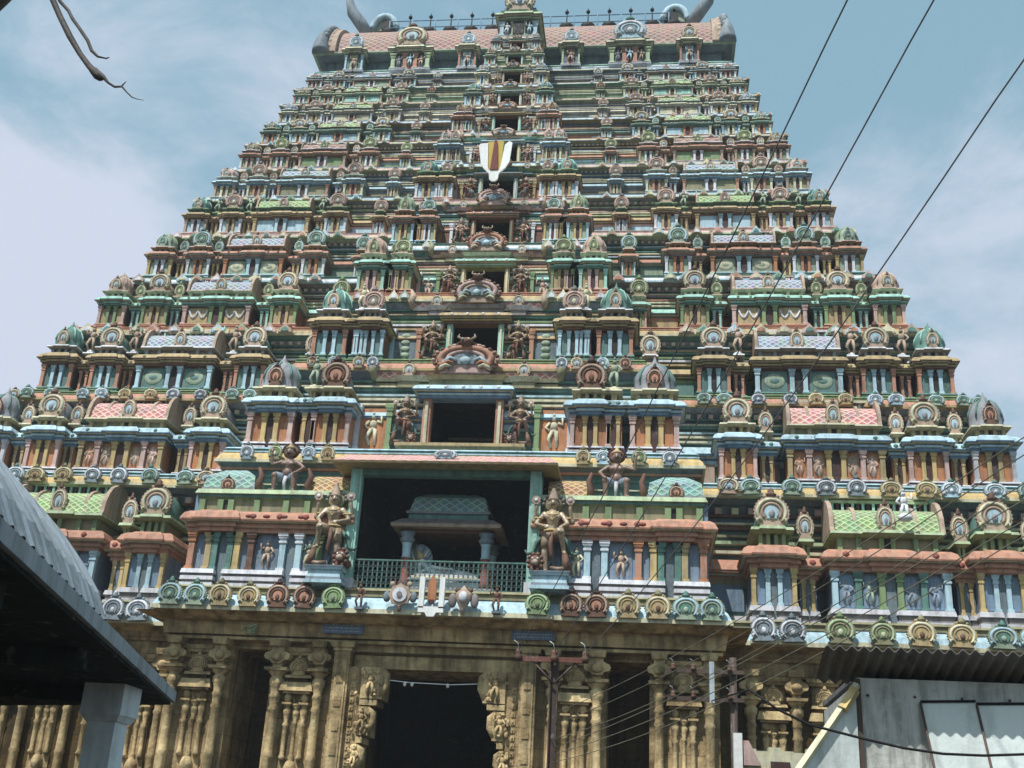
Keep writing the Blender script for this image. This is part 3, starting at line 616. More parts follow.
# ------------------------------------------------------------------ first storey of the middle bay: the great niche
z, h = CZ[0], CZ[1] - CZ[0]; p = PAL[0]; rng = random.Random(900)
yf, yf1 = CY[0] - DY[0], CY[1] - DY[1]; st = STOREYS[0]
mb = MB()
mb.layers(XC - 10.15, XC + 10.15, yf, CY[1] + .2, ledge_specs(z, h, p))
mb.layers(XC - 4.1, XC + 4.1, yf - .12, yf + .4, [(a + .004, b_ + .004, c, d, m_) for a, b_, c, d, m_ in ledge_specs(z, h, p)[1:]])
zt = z + .155 * h
yw = -2.32
NW = 3.1
for s in (-1, 1):
    a, b_ = sorted((XC + s * 3.5, XC + s * 9.4)); L = dict(l=1 if s < 0 else 0, r=1 if s > 0 else 0)
    mb.box(a, b_, yw, CY[1] + .2, zt, 13.4, 'panelblue')
    # plinth in pieces with dark gaps between
    gaps = (5.5, 8.05)
    segs = [(3.5, gaps[0] - .17), (gaps[0] + .17, gaps[1] - .17), (gaps[1] + .17, 9.4)]
    for k, (q0, q1) in enumerate(segs):
        c, d = sorted((XC + s * q0, XC + s * q1)); fw = yw - .28
        mb.layers(c, d, fw, yw + .1, [(zt, zt + .10, .04, .04, 'white'), (zt + .10, zt + .2, -.04, -.04, 'mauve'), (zt + .2, zt + .34, .05, .03, 'lilac'), (zt + .34, zt + .44, -.03, -.03, 'mauve'), (zt + .44, zt + .60, .06, .02, 'white')], l=.6, r=.6)
    for g_ in gaps: mb.box(XC + s * g_ - .15, XC + s * g_ + .15, yw - .06, yw + .05, zt, 11.93, 'slate')
    zp, zc = zt + .6, 11.95
    for q, c in ((4.42, 'green'), (5.2, 'lilac'), (5.8, 'lilac'), (6.98, 'brown' if s < 0 else 'orange'), (7.5, 'yellow'), (7.76, 'teal'), (8.34, 'teal'), (8.58, 'ochre'), (9.22, 'orange')):
        pilaster(mb, XC + s * q, yw - .2, .22, zp, zc, {'lilac': 'lblue', 'orange': 'salmon'}.get(c, c), 'white' if c == 'lilac' else c, d=.24)
    for q, wd in ((4.82, .5), (6.38, .78), (7.24, .24), (8.9, .34), (3.95, .6)):
        mb.box(XC + s * q - wd / 2, XC + s * q + wd / 2, yw - .03, yw + .02, zp + .03, zc - .04, 'bluegrey')
        if wd > .4: figure_relief(mb, XC + s * q, yw - .05, zp + .12, 1.0, {4.82: 'cream', 6.38: 'tan', 3.95: 'steelgrey'}[q], rng)
    cornice(mb, a, b_, yw - .2, CY[1], zc, 12.72, .3, 'salmon', 'salmon', 'red')
    c, d = sorted((XC + s * 7.7, XC + s * 8.9)); mb.box(c, d, yw - .3, yw, zc - .02, zc + .02, 'red'); cornice(mb, c, d, yw - .34, yw + .1, zc + .004, 12.73, .3, 'salmon', 'salmon')
    for k in range(9): 
        xx = a + (b_ - a) * (k + .5) / 9
        mb.ball((xx, yw - .48, 12.5), (.14, .06, .07), 'red', 8, 5)
    c, d = sorted((XC + s * 3.5, XC + s * 9.15))
    mb.box(c, d, yw - .02, yw + .5, 12.72, 13.4, 'olive')
    for q in (4.0, 5.1, 5.9, 7.0, 8.0, 8.4, 9.1): mb.box(XC + s * q - .11, XC + s * q + .11, yw - .13, yw, 12.722, 13.22, 'green')
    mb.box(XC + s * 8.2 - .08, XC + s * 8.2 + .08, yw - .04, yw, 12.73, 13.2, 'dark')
    mb.layers(c, d, yw, CY[1], [(13.2, 13.30, .02, .12, 'green'), (13.30, 13.42, .15, .15, 'teal'), (13.42, 13.60, .24, .16, 'lgreen')])
    # roofs on the terrace
    q0, q1 = sorted((XC + s * 3.7, XC + s * 5.15)); mb.prism_x(barrel_pts(-1.35, .75, .86, 13.6, 8), q0, q1, 'roof_ochre', True)
    q0, q1 = sorted((XC + s * 7.25, XC + s * 9.3)); mb.fr(q0, q1, yw + .1, -.6, 13.6, 13.75, q0, q1, yw + .1, -.6, 'grey')
    mb.fr(q0 + .03, q1 - .03, yw + .13, -.63, 13.75, 14.25, q0 + .1, q1 - .1, yw + .25, -.75, 'roof_teal'); mb.fr(q0 + .1, q1 - .1, yw + .25, -.75, 14.25, 14.62, q0 + .6, q1 - .6, yw + .75, -.9, 'roof_teal')
    kudu(mb, XC + s * 8.3, yw + .1, 13.6, .55, .62, KSETS[5], n=14)
    for e in (5.2, 7.1):
        mb.tube([(XC + s * e, yw + .3, 13.6), (XC + s * (e + .05), yw + .15, 13.9), (XC + s * (e - .03), yw + .2, 14.25), (XC + s * (e + .08), yw + .1, 14.55)], [.12, .14, .11, .04], 'brown', 8)
    mb.box(min(XC + s * 3.5, XC + s * 9.0), max(XC + s * 3.5, XC + s * 9.0), -.75, CY[1], 13.4, 15.1, 'dteal')
    mb.layers(c, d, -.75, CY[1], [(14.3, 14.36, .08, .08, 'cream'), (14.62, 14.72, .05, .08, 'teal'), (14.9, 15.0, .1, .12, 'salmon')])
    # jambs of the niche
    q0, q1 = sorted((XC + s * NW, XC + s * 3.5)); mb.box(q0, q1, yw - .35, yw + .3, zt + .4, 14.42, 'mint'); mb.layers(q0, q1, yw - .35, yw + .2, [(zt, zt + .4, .06, .06, 'lilac')])
    mb.box(q0 + .08, q1 - .08, yw - .39, yw - .34, zt + .6, 14.2, 'mint')
room(mb, XC - NW, XC + NW, yw + .0, 2.3, zt + .02, 14.42, 'room_shade', .05)
mb.box(XC - 3.5, XC + 3.5, yw - .3, yw + .1, 14.2, 14.44, 'teal')
bay0 = tput(mb.mesh('middle_bay'), 'middle_bay', (0, 0, 0), st)
m = MB()   # lean-to roof of the niche with scale tiles
x0, x1 = XC - 4.1, XC + 4.1
m.fr(x0, x1, -3.35, -.7, 14.44, 14.52, x0 - .02, x1 + .02, -3.38, -.7, 'ochre')
m.add([(x0, -3.36, 14.525), (x1, -3.36, 14.525), (x1 - .35, -2.35, 15.06), (x0 + .35, -2.35, 15.06), (x0, -1.2, 14.525), (x1, -1.2, 14.525)], [(0, 1, 2, 3), (1, 5, 2), (0, 3, 4), (4, 3, 2, 5), (0, 4, 5, 1)], 'roof_rose')
m.box(x0 + .36, x1 - .36, -2.36, -1.1, 14.53, 15.055, 'brown'); kudu(m, XC, -2.95, 14.72, .9, .42, KSETS[7], finial=False)
tput(m.mesh('niche_roof'), 'niche_roof', (0, 0, 0), st)
m = MB()   # lattice railing
ry_ = yw - .12; r0, r1, rz0, rz1 = XC - NW, XC + NW, zt + .05, zt + 1.12
for zz_ in (rz0 + .03, rz1): m.box(r0, r1, ry_ - .025, ry_ + .025, zz_ - .025, zz_ + .025, 'teal')
nb = 36; stp = (r1 - r0) / nb
for k in range(nb + 1): m.box(r0 + k * stp - .012, r0 + k * stp + .012, ry_ - .012, ry_ + .012, rz0, rz1, 'dteal')
for k in range(nb):
    for q in range(5):
        cx, cz = r0 + (k + .5) * stp, rz0 + .15 + q * .2
        m.tube([(cx + cos(2 * pi * t / 8) * stp * .42, ry_, cz + sin(2 * pi * t / 8) * .085) for t in range(9)], .009, 'dteal', 4)
tput(m.mesh('railing'), 'railing', (0, 0, 0), st)
# horseshoe ornaments and emblems along the big eave
for px, k in ((-9.15, 2), (-8.23, 2), (-7.32, 3), (-6.27, 3), (-5.23, 5), (-4.29, 5), (-3.19, 6), (3.88, 6), (5.01, 5), (5.89, 5), (6.93, 3), (7.94, 3), (8.87, 2), (9.73, 2)):
    m = MB(); kudu(m, 0, 0, 0, .92, 1.0, KSETS[k] if k != 6 else ('green', 'lgreen', 'green', 'dgreen', 'green')); o = tput(m.mesh('horseshoe_ornament'), 'horseshoe_ornament', (px, yf - (.16 if abs(px - .4) < 4.2 else .04), z + .10), st, (rng.uniform(.93, 1.06), 1, rng.uniform(.94, 1.06))); o.rotation_euler[1] = rng.uniform(-.05, .05)
def emblem(name, label, px, f):
    m = MB(); f(m); o = tput(m.mesh(name), name, (px, yf - .2, z + .15), st); o['label'] = label
def f_disc(m):
    m.prism([(cos(2 * pi * k / 24) * .36 * (1.12 if k % 3 == 0 else 1), .48 + sin(2 * pi * k / 24) * .36 * (1.12 if k % 3 == 0 else 1)) for k in range(24)], -.16, 0, 'tan')
    m.prism([(cos(2 * pi * k / 20) * .25, .48 + sin(2 * pi * k / 20) * .25) for k in range(20)], -.22, -.15, 'white'); m.prism([(cos(2 * pi * k / 12) * .1, .48 + sin(2 * pi * k / 12) * .1) for k in range(12)], -.26, -.2, 'mauve')
    for s in (-1, 1): m.ball((s * .46, -.08, .42), (.14, .08, .2), 'slate', 8, 5); m.ball((s * .3, -.08, .86), (.1, .06, .1), 'tan', 8, 5)
    m.ball((0, -.1, .02), (.08, .06, .12), 'brown', 8, 5)
def f_mark(m):
    m.box(-.44, -.26, -.2, -.04, .05, 1.12, 'sign_white'); m.box(.26, .44, -.2, -.04, .05, 1.12, 'sign_white'); m.box(-.44, .44, -.2, -.04, -.1, .1, 'sign_white')
    m.prism([(-.12, -.24), (.12, -.24), (.2, -.1), (-.2, -.1)], -.2, -.04, 'sign_white'); m.prism([(-.14, .3), (.14, .3), (.14, .95), (0, 1.2), (-.14, .95)], -.17, -.05, 'orange'); m.box(-.1, .1, -.19, -.04, .2, .34, 'maroon')
def f_conch(m):
    m.lathe(0, -.12, .0, [(.03, -.12), (.1, .05), (.2, .25), (.3, .48), (.26, .62), (.12, .72), (.02, .86)], 'tan', 12, sy=.6); m.ball((0, -.26, .45), (.16, .1, .2), 'white', 10, 6)
    for s in (-1, 1): m.ball((s * .38, -.08, .35), (.15, .08, .26), 'mauve', 8, 6); m.ball((s * .2, -.1, .7), (.12, .08, .1), 'brown', 8, 5)
def f_fig(m):
    figure_relief(m, 0, -.1, 0, .85, 'brown', random.Random(3)); m.box(-.14, .14, -.2, .05, -.06, .02, 'slate')
emblem('discus_emblem', 'round white disc emblem', -.85, f_disc); emblem('forehead_mark_emblem', 'white U mark with orange stroke', .26, f_mark); emblem('conch_emblem', 'pointed conch emblem', 1.36, f_conch)
emblem('small_figure', 'small brown figure standing on the eave', -2.25, f_fig); emblem('small_figure', 'small brown figure on the eave by the conch', 2.5, f_fig)

# ------------------------------------------------------------------ stone base
mb = MB()
# upper wing base walls
for s in (-1, 1):
    a, b_ = sorted((XC + s * 9.5, s * 24.6))
    mb.layers(a, b_, 1.35, 2 * YC, [(0, 8.0, 0, 0, 'stone_dark'), (8.0, 8.25, .1, .1, 'stone'), (8.25, 8.55, .0, .05, 'stone'), (8.55, 9.0, .2, .35, 'stone')], l=0 if s > 0 else 1, r=0 if s < 0 else 1)
    # projecting block left and right of the passage
    y0 = -1.5
    def blk(q0, q1, yy, mat='stone', z1=8.2):
        c, d = sorted((XC + s * q0, XC + s * q1)); mb.box(c, d, yy, 3, 0, z1, mat)
    blk(7.4, 9.75, y0); blk(2.95, 5.95, y0); blk(5.95, 7.4, 1.6, 'stone_dark')
    blk(2.5, 2.95, y0 + .5, 'stone_dark', 7.4)
    c, d = sorted((XC + s * 2.0, XC + s * 9.75))
    mb.box(c, d, y0 + .05, 2.0, 7.95, 8.2, 'stone')
mb.layers(XC - 9.75, XC + 9.75, y0 - .3, 2, [(8.2, 8.3, .12, .12, 'stone_plain'), (8.3, 8.36, .05, .05, 'stone_dark'), (8.36, 8.9, .2, .3, 'stone_plain'), (8.9, 9.0, .55, 1.05, 'stone_plain')])
mb.box(XC - 2.95, XC + 2.95, y0 - .12, 1, 7.4, 8.2, 'stone_plain')
mb.box(XC - 2.95, XC + 2.95, y0 - .2, y0 - .12, 7.86, 7.95, 'stone_dark')
# deep dark passage
room(mb, XC - 2.5, XC + 2.5, 1, 14, 0.02, 7.4, 'room_shade', .3)
stone_base = tput(mb.mesh('stone_base'), 'stone_base')
def column_mesh(r=.15):
    m = MB()
    m.layers(-.28, .28, -.28, .28, [(0, .5, .03, .03, 'stone_plain'), (.5, .62, .06, .0, 'stone_plain')], b=1)
    m.lathe(0, 0, 0, [(r * 1.25, .6), (r * 1.25, 2.2), (r * 1.5, 2.3), (r * 1.15, 2.45), (r * 1.1, 4.2), (r * 1.35, 4.3), (r * 1.1, 4.4), (r, 5.8), (r * 1.3, 5.88), (r * .95, 6.0), (r * 1.15, 6.25), (r * 1.35, 6.3), (r * 1.0, 6.42), (r * 1.2, 6.55), (r * 1.25, 6.6),
        (r * 1.6, 6.70), (r * 1.6, 6.88), (r * 1.1, 6.95), (r * 1.3, 7.0), (r * 2.0, 7.1), (r * 2.1, 7.16)], 'stone_plain', 10)
    m.layers(-.26, .26, -.26, .26, [(7.16, 7.26, .10, .12, 'stone_plain'), (7.26, 7.4, -.12, -.12, 'stone_plain')], b=1)
    m.prism([(-.16, 7.4), (.16, 7.4), (.22, 7.5), (.38, 7.54), (.43, 7.64), (.40, 7.74), (.28, 7.80), (.2, 7.84), (.18, 8.2), (-.18, 8.2), (-.2, 7.84), (-.28, 7.80), (-.40, 7.74), (-.43, 7.64), (-.38, 7.54), (-.22, 7.5)], -.32, .25, 'stone_plain')
    m.ball((0, -.34, 7.62), (.2, .12, .16), 'stone_plain', 8, 6); m.layers(-.2, .2, -.4, .2, [(7.98, 8.2, .05, .1, 'stone_plain')])
    return m.mesh('column')
cm = column_mesh()
for s in (-1, 1):
    for q in (9.4, 7.72, 5.62, 4.1): tput(cm, 'column', (XC + s * q, -1.78, 0), stone_base, (1 + .08 * sin(q * 7), 1, 1))
    for q in (11.0, 12.6, 14.6, 16.4, 18.6, 20.6): tput(cm, 'column', (XC + s * q, 1.1, 0), stone_base)
def shrine_panel():
    """carved wall shrine between two columns"""
    m = MB(); S = 'stone_plain'
    m.box(-.42, .42, -.05, .1, 0, 7.9, 'stone')
    for s in (-1, 1):
        m.lathe(s * .3, -.12, 0, [(.09, 4.2), (.13, 4.3), (.08, 4.4), (.085, 5.3), (.13, 5.38), (.07, 5.48), (.12, 5.7), (.15, 5.85), (.09, 5.98), (.18, 6.05)], S, 8)
        m.box(s * .3 - .17, s * .3 + .17, -.32, 0, 6.05, 6.12, S); m.ball((s * .3, -.2, 6.28), (.14, .12, .15), S, 8, 6)
    m.layers(-.44, .44, -.3, 0, [(6.42, 6.5, .05, .05, S), (6.5, 6.8, .16, .08, S), (6.8, 6.95, -.08, -.08, 'stone_dark'), (6.95, 7.05, .05, .02, S)])
    kudu(m, 0, -.28, 7.02, .7, .72, (S, S, 'stone', S, S), n=14)
    for k in range(7): m.ball((-.4 + .133 * k, -.36, 6.62), (.045, .04, .06), S, 6, 4)
    m.layers(-.5, .5, -.2, 0, [(7.75, 7.86, .0, .05, S), (7.86, 8.0, .1, .14, S)])
    m.lathe(0, -.06, 0, [(.06, 3.6), (.2, 3.75), (.24, 3.95), (.16, 4.15), (.08, 4.22), (.13, 4.3), (.07, 4.4), (.065, 5.4), (.10, 5.46), (.06, 5.52), (.12, 5.7), (.15, 5.82), (.07, 5.92), (.19, 6.02), (.2, 6.08)], S, 10)
    for s_ in (-1, 1):
        for k in range(4): m.ball((s_ * (.1 + .03 * k), -.06, 6.16 + .07 * k), (.07, .06, .05), S, 6, 4)
    return m.mesh('carved_wall_shrine')
sm = shrine_panel()
for s in (-1, 1):
    for q in (8.55, 4.86): tput(sm, 'carved_wall_shrine', (XC + s * q, -1.5, 0), stone_base)
    for q in (11.8, 13.6, 15.5, 17.5, 19.6): tput(sm, 'carved_wall_shrine', (XC + s * q, 1.35, 0), stone_base)
    m = MB(); m.box(-.28, .28, -.62, .0, 0, 7.9, 'stone'); m.layers(-.28, .28, -.62, .0, [(7.9, 8.02, .05, .05, 'stone_plain'), (8.02, 8.2, .12, .16, 'stone_plain')]); m.box(-.2, .2, -.66, -.62, .5, 7.6, 'stone_plain')
    for k in range(8): m.box(-.12, .12, -.69, -.66, 1.2 + .8 * k, 1.26 + .8 * k + .3, 'stone')
    tput(m.mesh('square_pillar'), 'square_pillar', (XC + s * 3.27, -1.5, 0), stone_base)
    # carved jamb of the passage with a rearing beast and small figures
    m = MB(); S = 'stone_plain'; r_ = random.Random(40 + s)
    e = -s  # towards the opening
    m.box(min(-e * .5, e * .05), max(-e * .5, e * .05), -.45, 1.0, 0, 7.4, 'stone')
    for zz_, hh, o_ in ((.4, 3.2, .0), (3.7, .2, .1), (3.95, .85, .06), (4.85, .2, .16), (5.1, .95, .34), (6.1, .18, .56), (6.32, 1.06, .72)):
        m.layers(min(0, e * (.05 + o_)), max(0, e * (.05 + o_)), -.56, .6, [(zz_, zz_ + hh, 0, 0, S)], l=0, r=0)
        if .5 < hh < 2:
            figure_relief(m, e * (o_ * .55 - .05), -.6, zz_ + .06, hh * .86, S, r_)
            for k in range(16):
                m.ball((e * r_.uniform(-.18, .02 + o_), -.57, zz_ + r_.uniform(.08, hh - .08)), (r_.uniform(.04, .10), .07, r_.uniform(.05, .12)), S, 7, 5)
            m.tube([(e * (.0 + o_), -.5, zz_ + .1), (e * (.14 + o_), -.45, zz_ + hh * .45), (e * (.12 + o_), -.42, zz_ + hh * .8), (e * (-.02 + o_), -.5, zz_ + hh * .95)], [.08, .13, .14, .08], S, 8)
    for k in range(12): m.box(-e * .3 - .07, -e * .3 + .07, -.49, -.45, 4.1 + k * .26, 4.26 + k * .26, S); m.ball((-e * .3, -.49, 4.18 + k * .26), (.04, .03, .05), 'stone', 6, 4)
    tput(m.mesh('carved_jamb'), 'carved_jamb', (XC + s * 2.52, -1.5, 0), stone_base)
for px in (-3.05, 3.68):
    m = MB(); m.box(-.74, .74, -.04, 0, 0, .36, 'plate_blue'); r_ = random.Random(int(px * 10) + 60)
    for row in range(3):
        x = -.66
        while x < .62:
            wl = r_.uniform(.02, .05); m.box(x, x + wl, -.047, -.04, .28 - row * .105, .28 - row * .105 + r_.uniform(.03, .055), 'plate_text'); x += wl + r_.choice((.012, .012, .05))
    tput(m.mesh('inscription_plate'), 'inscription_plate', (px, -2.09, 8.49), stone_base)['label'] = 'small blue plate with three rows of pale lettering'

# ------------------------------------------------------------------ crowning barrel roof
z = CZ[12]; mb = MB(); p = PAL[11]
yb = 2 * YC
mb.layers(-12.44, 12.44, CY[12], yb - CY[12], [(z - .05, z, -.1, 0, 'slate'), (z, z + .06, 0, 0, 'cream'), (z + .06, z + .28, -.02, -.22, 'lblue'), (z + .28, z + .34, -.15, -.15, 'white'), (z + .34, z + .62, -.5, -.5, 'olive'), (z + .62, z + .72, -.35, -.45, 'mint'), (z + .72, z + 1.6, -.9, -.9, 'slate'), (z + 1.6, z + 1.76, -.7, -.3, 'slate'), (z + 1.76, z + 1.84, -.12, -.12, 'palegreen')], b=1)
for s in (-1, 1):
    for k in range(7): mb.box(s * (1.9 + 1.45 * k) - .45, s * (1.9 + 1.45 * k) + .45, CY[12] + .42, CY[12] + .6, z + .36, z + .58, 'cream')
mb.layers(XC - 1.12, XC + 1.12, CY[12] - 2.9, CY[12] + .5, ledge_specs(z, 1.4, PAL[10])); mb.box(XC - .9, XC + .9, CY[12] - 2.5, CY[12] + 2, z + .2, z + 2.4, 'slate')
neck = tput(mb.mesh('roof_neck'), 'roof_neck')
mb = MB(); z0 = z + 1.84
ry_, rz_ = 3.5, 3.35
pts = []
for k in range(25):
    a = pi - pi * k / 24; pts.append((YC + cos(a) * ry_, z0 + .12 + sin(a) * rz_))
pts = [(YC - ry_ * 1.06, z0)] + pts + [(YC + ry_ * 1.06, z0)]
mb.prism_x(pts, -11.5, 11.5, 'roof_pink', True)
mb.box(-11.3, 11.3, YC - .25, YC + .25, z0 + rz_, z0 + rz_ + .25, 'steelgrey')
roof = tput(mb.mesh('barrel_roof'), 'barrel_roof')
for s in (-1, 1):
    m = MB()
    ep = [(YC + (y - YC) * 1.06, z0 + (zz_ - z0) * 1.04) for y, zz_ in pts]; ei = [(YC + (y - YC) * 1.0, z0 + (zz_ - z0) * .97) for y, zz_ in pts]
    xa = s * 11.5; m.prism_x(ep, min(xa, xa + s * .45), max(xa, xa + s * .45), 'mauve'); m.prism_x(ei, min(xa + s * .4, xa + s * .6), max(xa + s * .4, xa + s * .6), 'lblue')
    m.prism_x([(YC + (y - YC) * 1.08, z0 + (zz_ - z0) * 1.04) for y, zz_ in pts], min(xa, xa - s * .5), max(xa, xa - s * .5), 'tan')
    for k in range(2, 14):
        y_, z_ = ep[k]; m.ball((xa + s * .25, YC + (y_ - YC) * 1.02, z0 + (z_ - z0) * 1.02), (.24, .26, .26), 'steelgrey', 8, 6); m.ball((xa - s * .1, YC + (y_ - YC) * .98, z0 + (z_ - z0) * .98), (.16, .2, .2), 'tan', 6, 5)
    m.lathe(xa + s * .35, YC - ry_ * 1.1, z0 - .05, [(.5, 0), (.5, .25), (.36, .9), (.16, 1.4), (.02, 1.7)], 'steelgrey', 12)
    tput(m.mesh('gable_arch'), 'gable_arch', (0, 0, 0), roof)
    m = MB()
    bx = s * 9.9
    m.tube([(bx, YC - 1.3, z0 + 3.3), (bx + s * .45, YC - 1.5, z0 + 4.0), (bx + s * 1.0, YC - 1.7, z0 + 4.7), (bx + s * 1.25, YC - 1.8, z0 + 5.5), (bx + s * 1.2, YC - 1.8, z0 + 6.2)], [.34, .40, .36, .24, .03], 'steelgrey', 12)
    tput(m.mesh('horn'), 'horn', (0, 0, 0), roof)
    m = MB()
    cx = s * 9.0
    m.tube([(cx + cos(pi * k / 14) * .75, YC - .9, z0 + 4.0 + sin(pi * k / 14) * 1.0) for k in range(15)], .22, 'lblue', 8); m.prism([(cx + cos(pi * k / 14) * .72, z0 + 4.0 + sin(pi * k / 14) * .95) for k in range(15)][::-1], YC - .8, YC - .3, 'palegreen')
    m.prism([(cx - s * .25 + cos(pi * k / 14) * .42, z0 + 3.95 + sin(pi * k / 14) * .62) for k in range(15)][::-1], YC - 1.06, YC - .8, 'dark')
    tput(m.mesh('beast_hood'), 'beast_hood', (0, 0, 0), roof)
fm = MB(); fm.lathe(0, 0, 0, [(.16, -.3), (.2, 0), (.42, .12), (.55, .38), (.5, .66), (.28, .88), (.12, .95), (.16, 1.0), (.05, 1.08), (.035, 1.9), (.035, 1.95)], 'black', 12); fm.ball((0, 0, 2.05), (.14, .14, .16), 'black', 8, 6); fm.lathe(0, 0, 2.15, [(.05, 0), (.004, .3)], 'black', 6)
fme = fm.mesh('pot_finial')
for k in range(6):
    for s in (-1, 1): tput(fme, 'pot_finial', (s * (2.3 + 1.3 * k) + .1, YC - .9, z0 + rz_ - .12), roof, (.92, .92, .8))
m = MB()
for zz_ in (.55, 1.05): m.tube([(-8.6, YC - 1.2, z0 + rz_ - .05 + zz_), (8.6, YC - 1.2, z0 + rz_ - .05 + zz_)], .035, 'blue', 6)
for k in range(13): m.tube([(-8.6 + 17.2 * k / 12, YC - 1.2, z0 + rz_ - .3), (-8.6 + 17.2 * k / 12, YC - 1.2, z0 + rz_ + 1.05)], .04, 'blue', 6)
tput(m.mesh('ridge_railing'), 'ridge_railing', (0, 0, 0), roof)
dp = dict(PAL[9]); dp.update(pil=['lgreen', 'lblue', 'salmon'], panel='teal', panel2='slate', slit='brown', cor=('dgreen', 'cream', 'teal'), kudu=KC(0, 7))
rng = random.Random(77)
for s in (-1, 1):
    for q, wd, nm in ((3.0, 1.05, 'dormer_shrine'), (6.35, 2.3, 'dormer_shrine'), (9.7, 1.1, 'dormer_shrine')):
        dq = dict(dp); 
        if wd > 2: dq.update(pil=['salmon', 'lgreen'], panel='bluegrey')
        m = pavilion('square', wd, 2.2, (.0, .12, 1.12, 1.62, 1.72, 2.95 if wd > 2 else 2.75), dq, rng)
        figure_relief(m, 0, -.02, .2, .85, 'tan' if wd < 2 else 'lblue', rng)
        if wd > 2: figure_relief(m, -.66, -.0, .2, .75, 'grey', rng); figure_relief(m, .66, -.0, .2, .75, 'tan', rng)
        tput(m.mesh(nm), nm, (s * q, CY[12] - .02, z + .34), roof)
dq = dict(dp); dq.update(slit='dark', cor=('dgreen', 'lgreen', 'white'), neck=('mint', 'teal', 'lblue'), kudu=KC(0))
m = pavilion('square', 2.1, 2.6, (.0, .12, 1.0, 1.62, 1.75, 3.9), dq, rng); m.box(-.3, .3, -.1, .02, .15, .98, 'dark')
figure_relief(m, -.62, -.05, .15, .75, 'white', rng); figure_relief(m, .62, -.05, .15, .75, 'lblue', rng)
tput(m.mesh('central_dormer'), 'central_dormer', (XC, CY[12] - 2.75, z + .22), roof)

# ------------------------------------------------------------------ statues
def fuse(mb, name, mat, voxel):
    """merge overlapping limbs into one continuous skin"""
    me = mb.mesh(name); o = bpy.data.objects.new('tmp', me); COL.objects.link(o)
    md = o.modifiers.new('r', 'REMESH'); md.mode = 'VOXEL'; md.voxel_size = voxel; md.use_smooth_shade = True
    sm_ = o.modifiers.new('s', 'SMOOTH'); sm_.factor = .5; sm_.iterations = 2
    dg = bpy.context.evaluated_depsgraph_get(); r = bpy.data.meshes.new_from_object(o.evaluated_get(dg))
    bpy.data.objects.remove(o); r.name = name; r.materials.clear(); r.materials.append(MATS[mat])
    r.polygons.foreach_set('material_index', [0] * len(r.polygons)); r.polygons.foreach_set('use_smooth', [True] * len(r.polygons))
    return r
def hand(m, c, d, up, r=.045):
    """palm and five separate curled fingers"""
    c, d, up = Vector(c), Vector(d).normalized(), Vector(up); side = d.cross(up).normalized(); nrm = side.cross(d)
    m.ball(c, (r * 1.0, r * .8, r * 1.1), 'tan', 8, 6)
    for k, ln in enumerate((.085, .1, .095, .075)):
        a = c + side * (k - 1.5) * r * .55 + d * r * .7
        m.tube([a, a + d * ln * .55, a + d * ln * .9 - nrm * ln * .35], [r * .26, r * .24, r * .18], 'tan', 6)
    a = c + side * r * -1.0; m.tube([a, a + d * .05 - side * .035, a + d * .085 - side * .03], [r * .3, r * .26, r * .2], 'tan', 6)
def head_parts(c, r):
    """face details on a head centred at c, looking towards -y"""
    m = MB(); x, y, z = c
    for s in (-1, 1):
        m.ball((x + s * r * .36, y - r * .84, z + r * .08), (r * .2, r * .12, r * .13), 'eye_white', 8, 6); m.ball((x + s * r * .36, y - r * .95, z + r * .08), (r * .09, r * .05, r * .1), 'black', 6, 5)
        m.tube([(x + s * r * .14, y - r * .95, z + r * .28), (x + s * r * .4, y - r * .92, z + r * .36), (x + s * r * .62, y - r * .74, z + r * .26)], r * .05, 'black', 5)
        m.tube([(x, y - r * 1.0, z - r * .32), (x + s * r * .3, y - r * .95, z - r * .36), (x + s * r * .55, y - r * .78, z - r * .24)], [r * .07, r * .06, r * .02], 'black', 5)
    m.ball((x, y - r * .93, z - r * .5), (r * .24, r * .08, r * .08), 'sign_red', 8, 5)
    return m
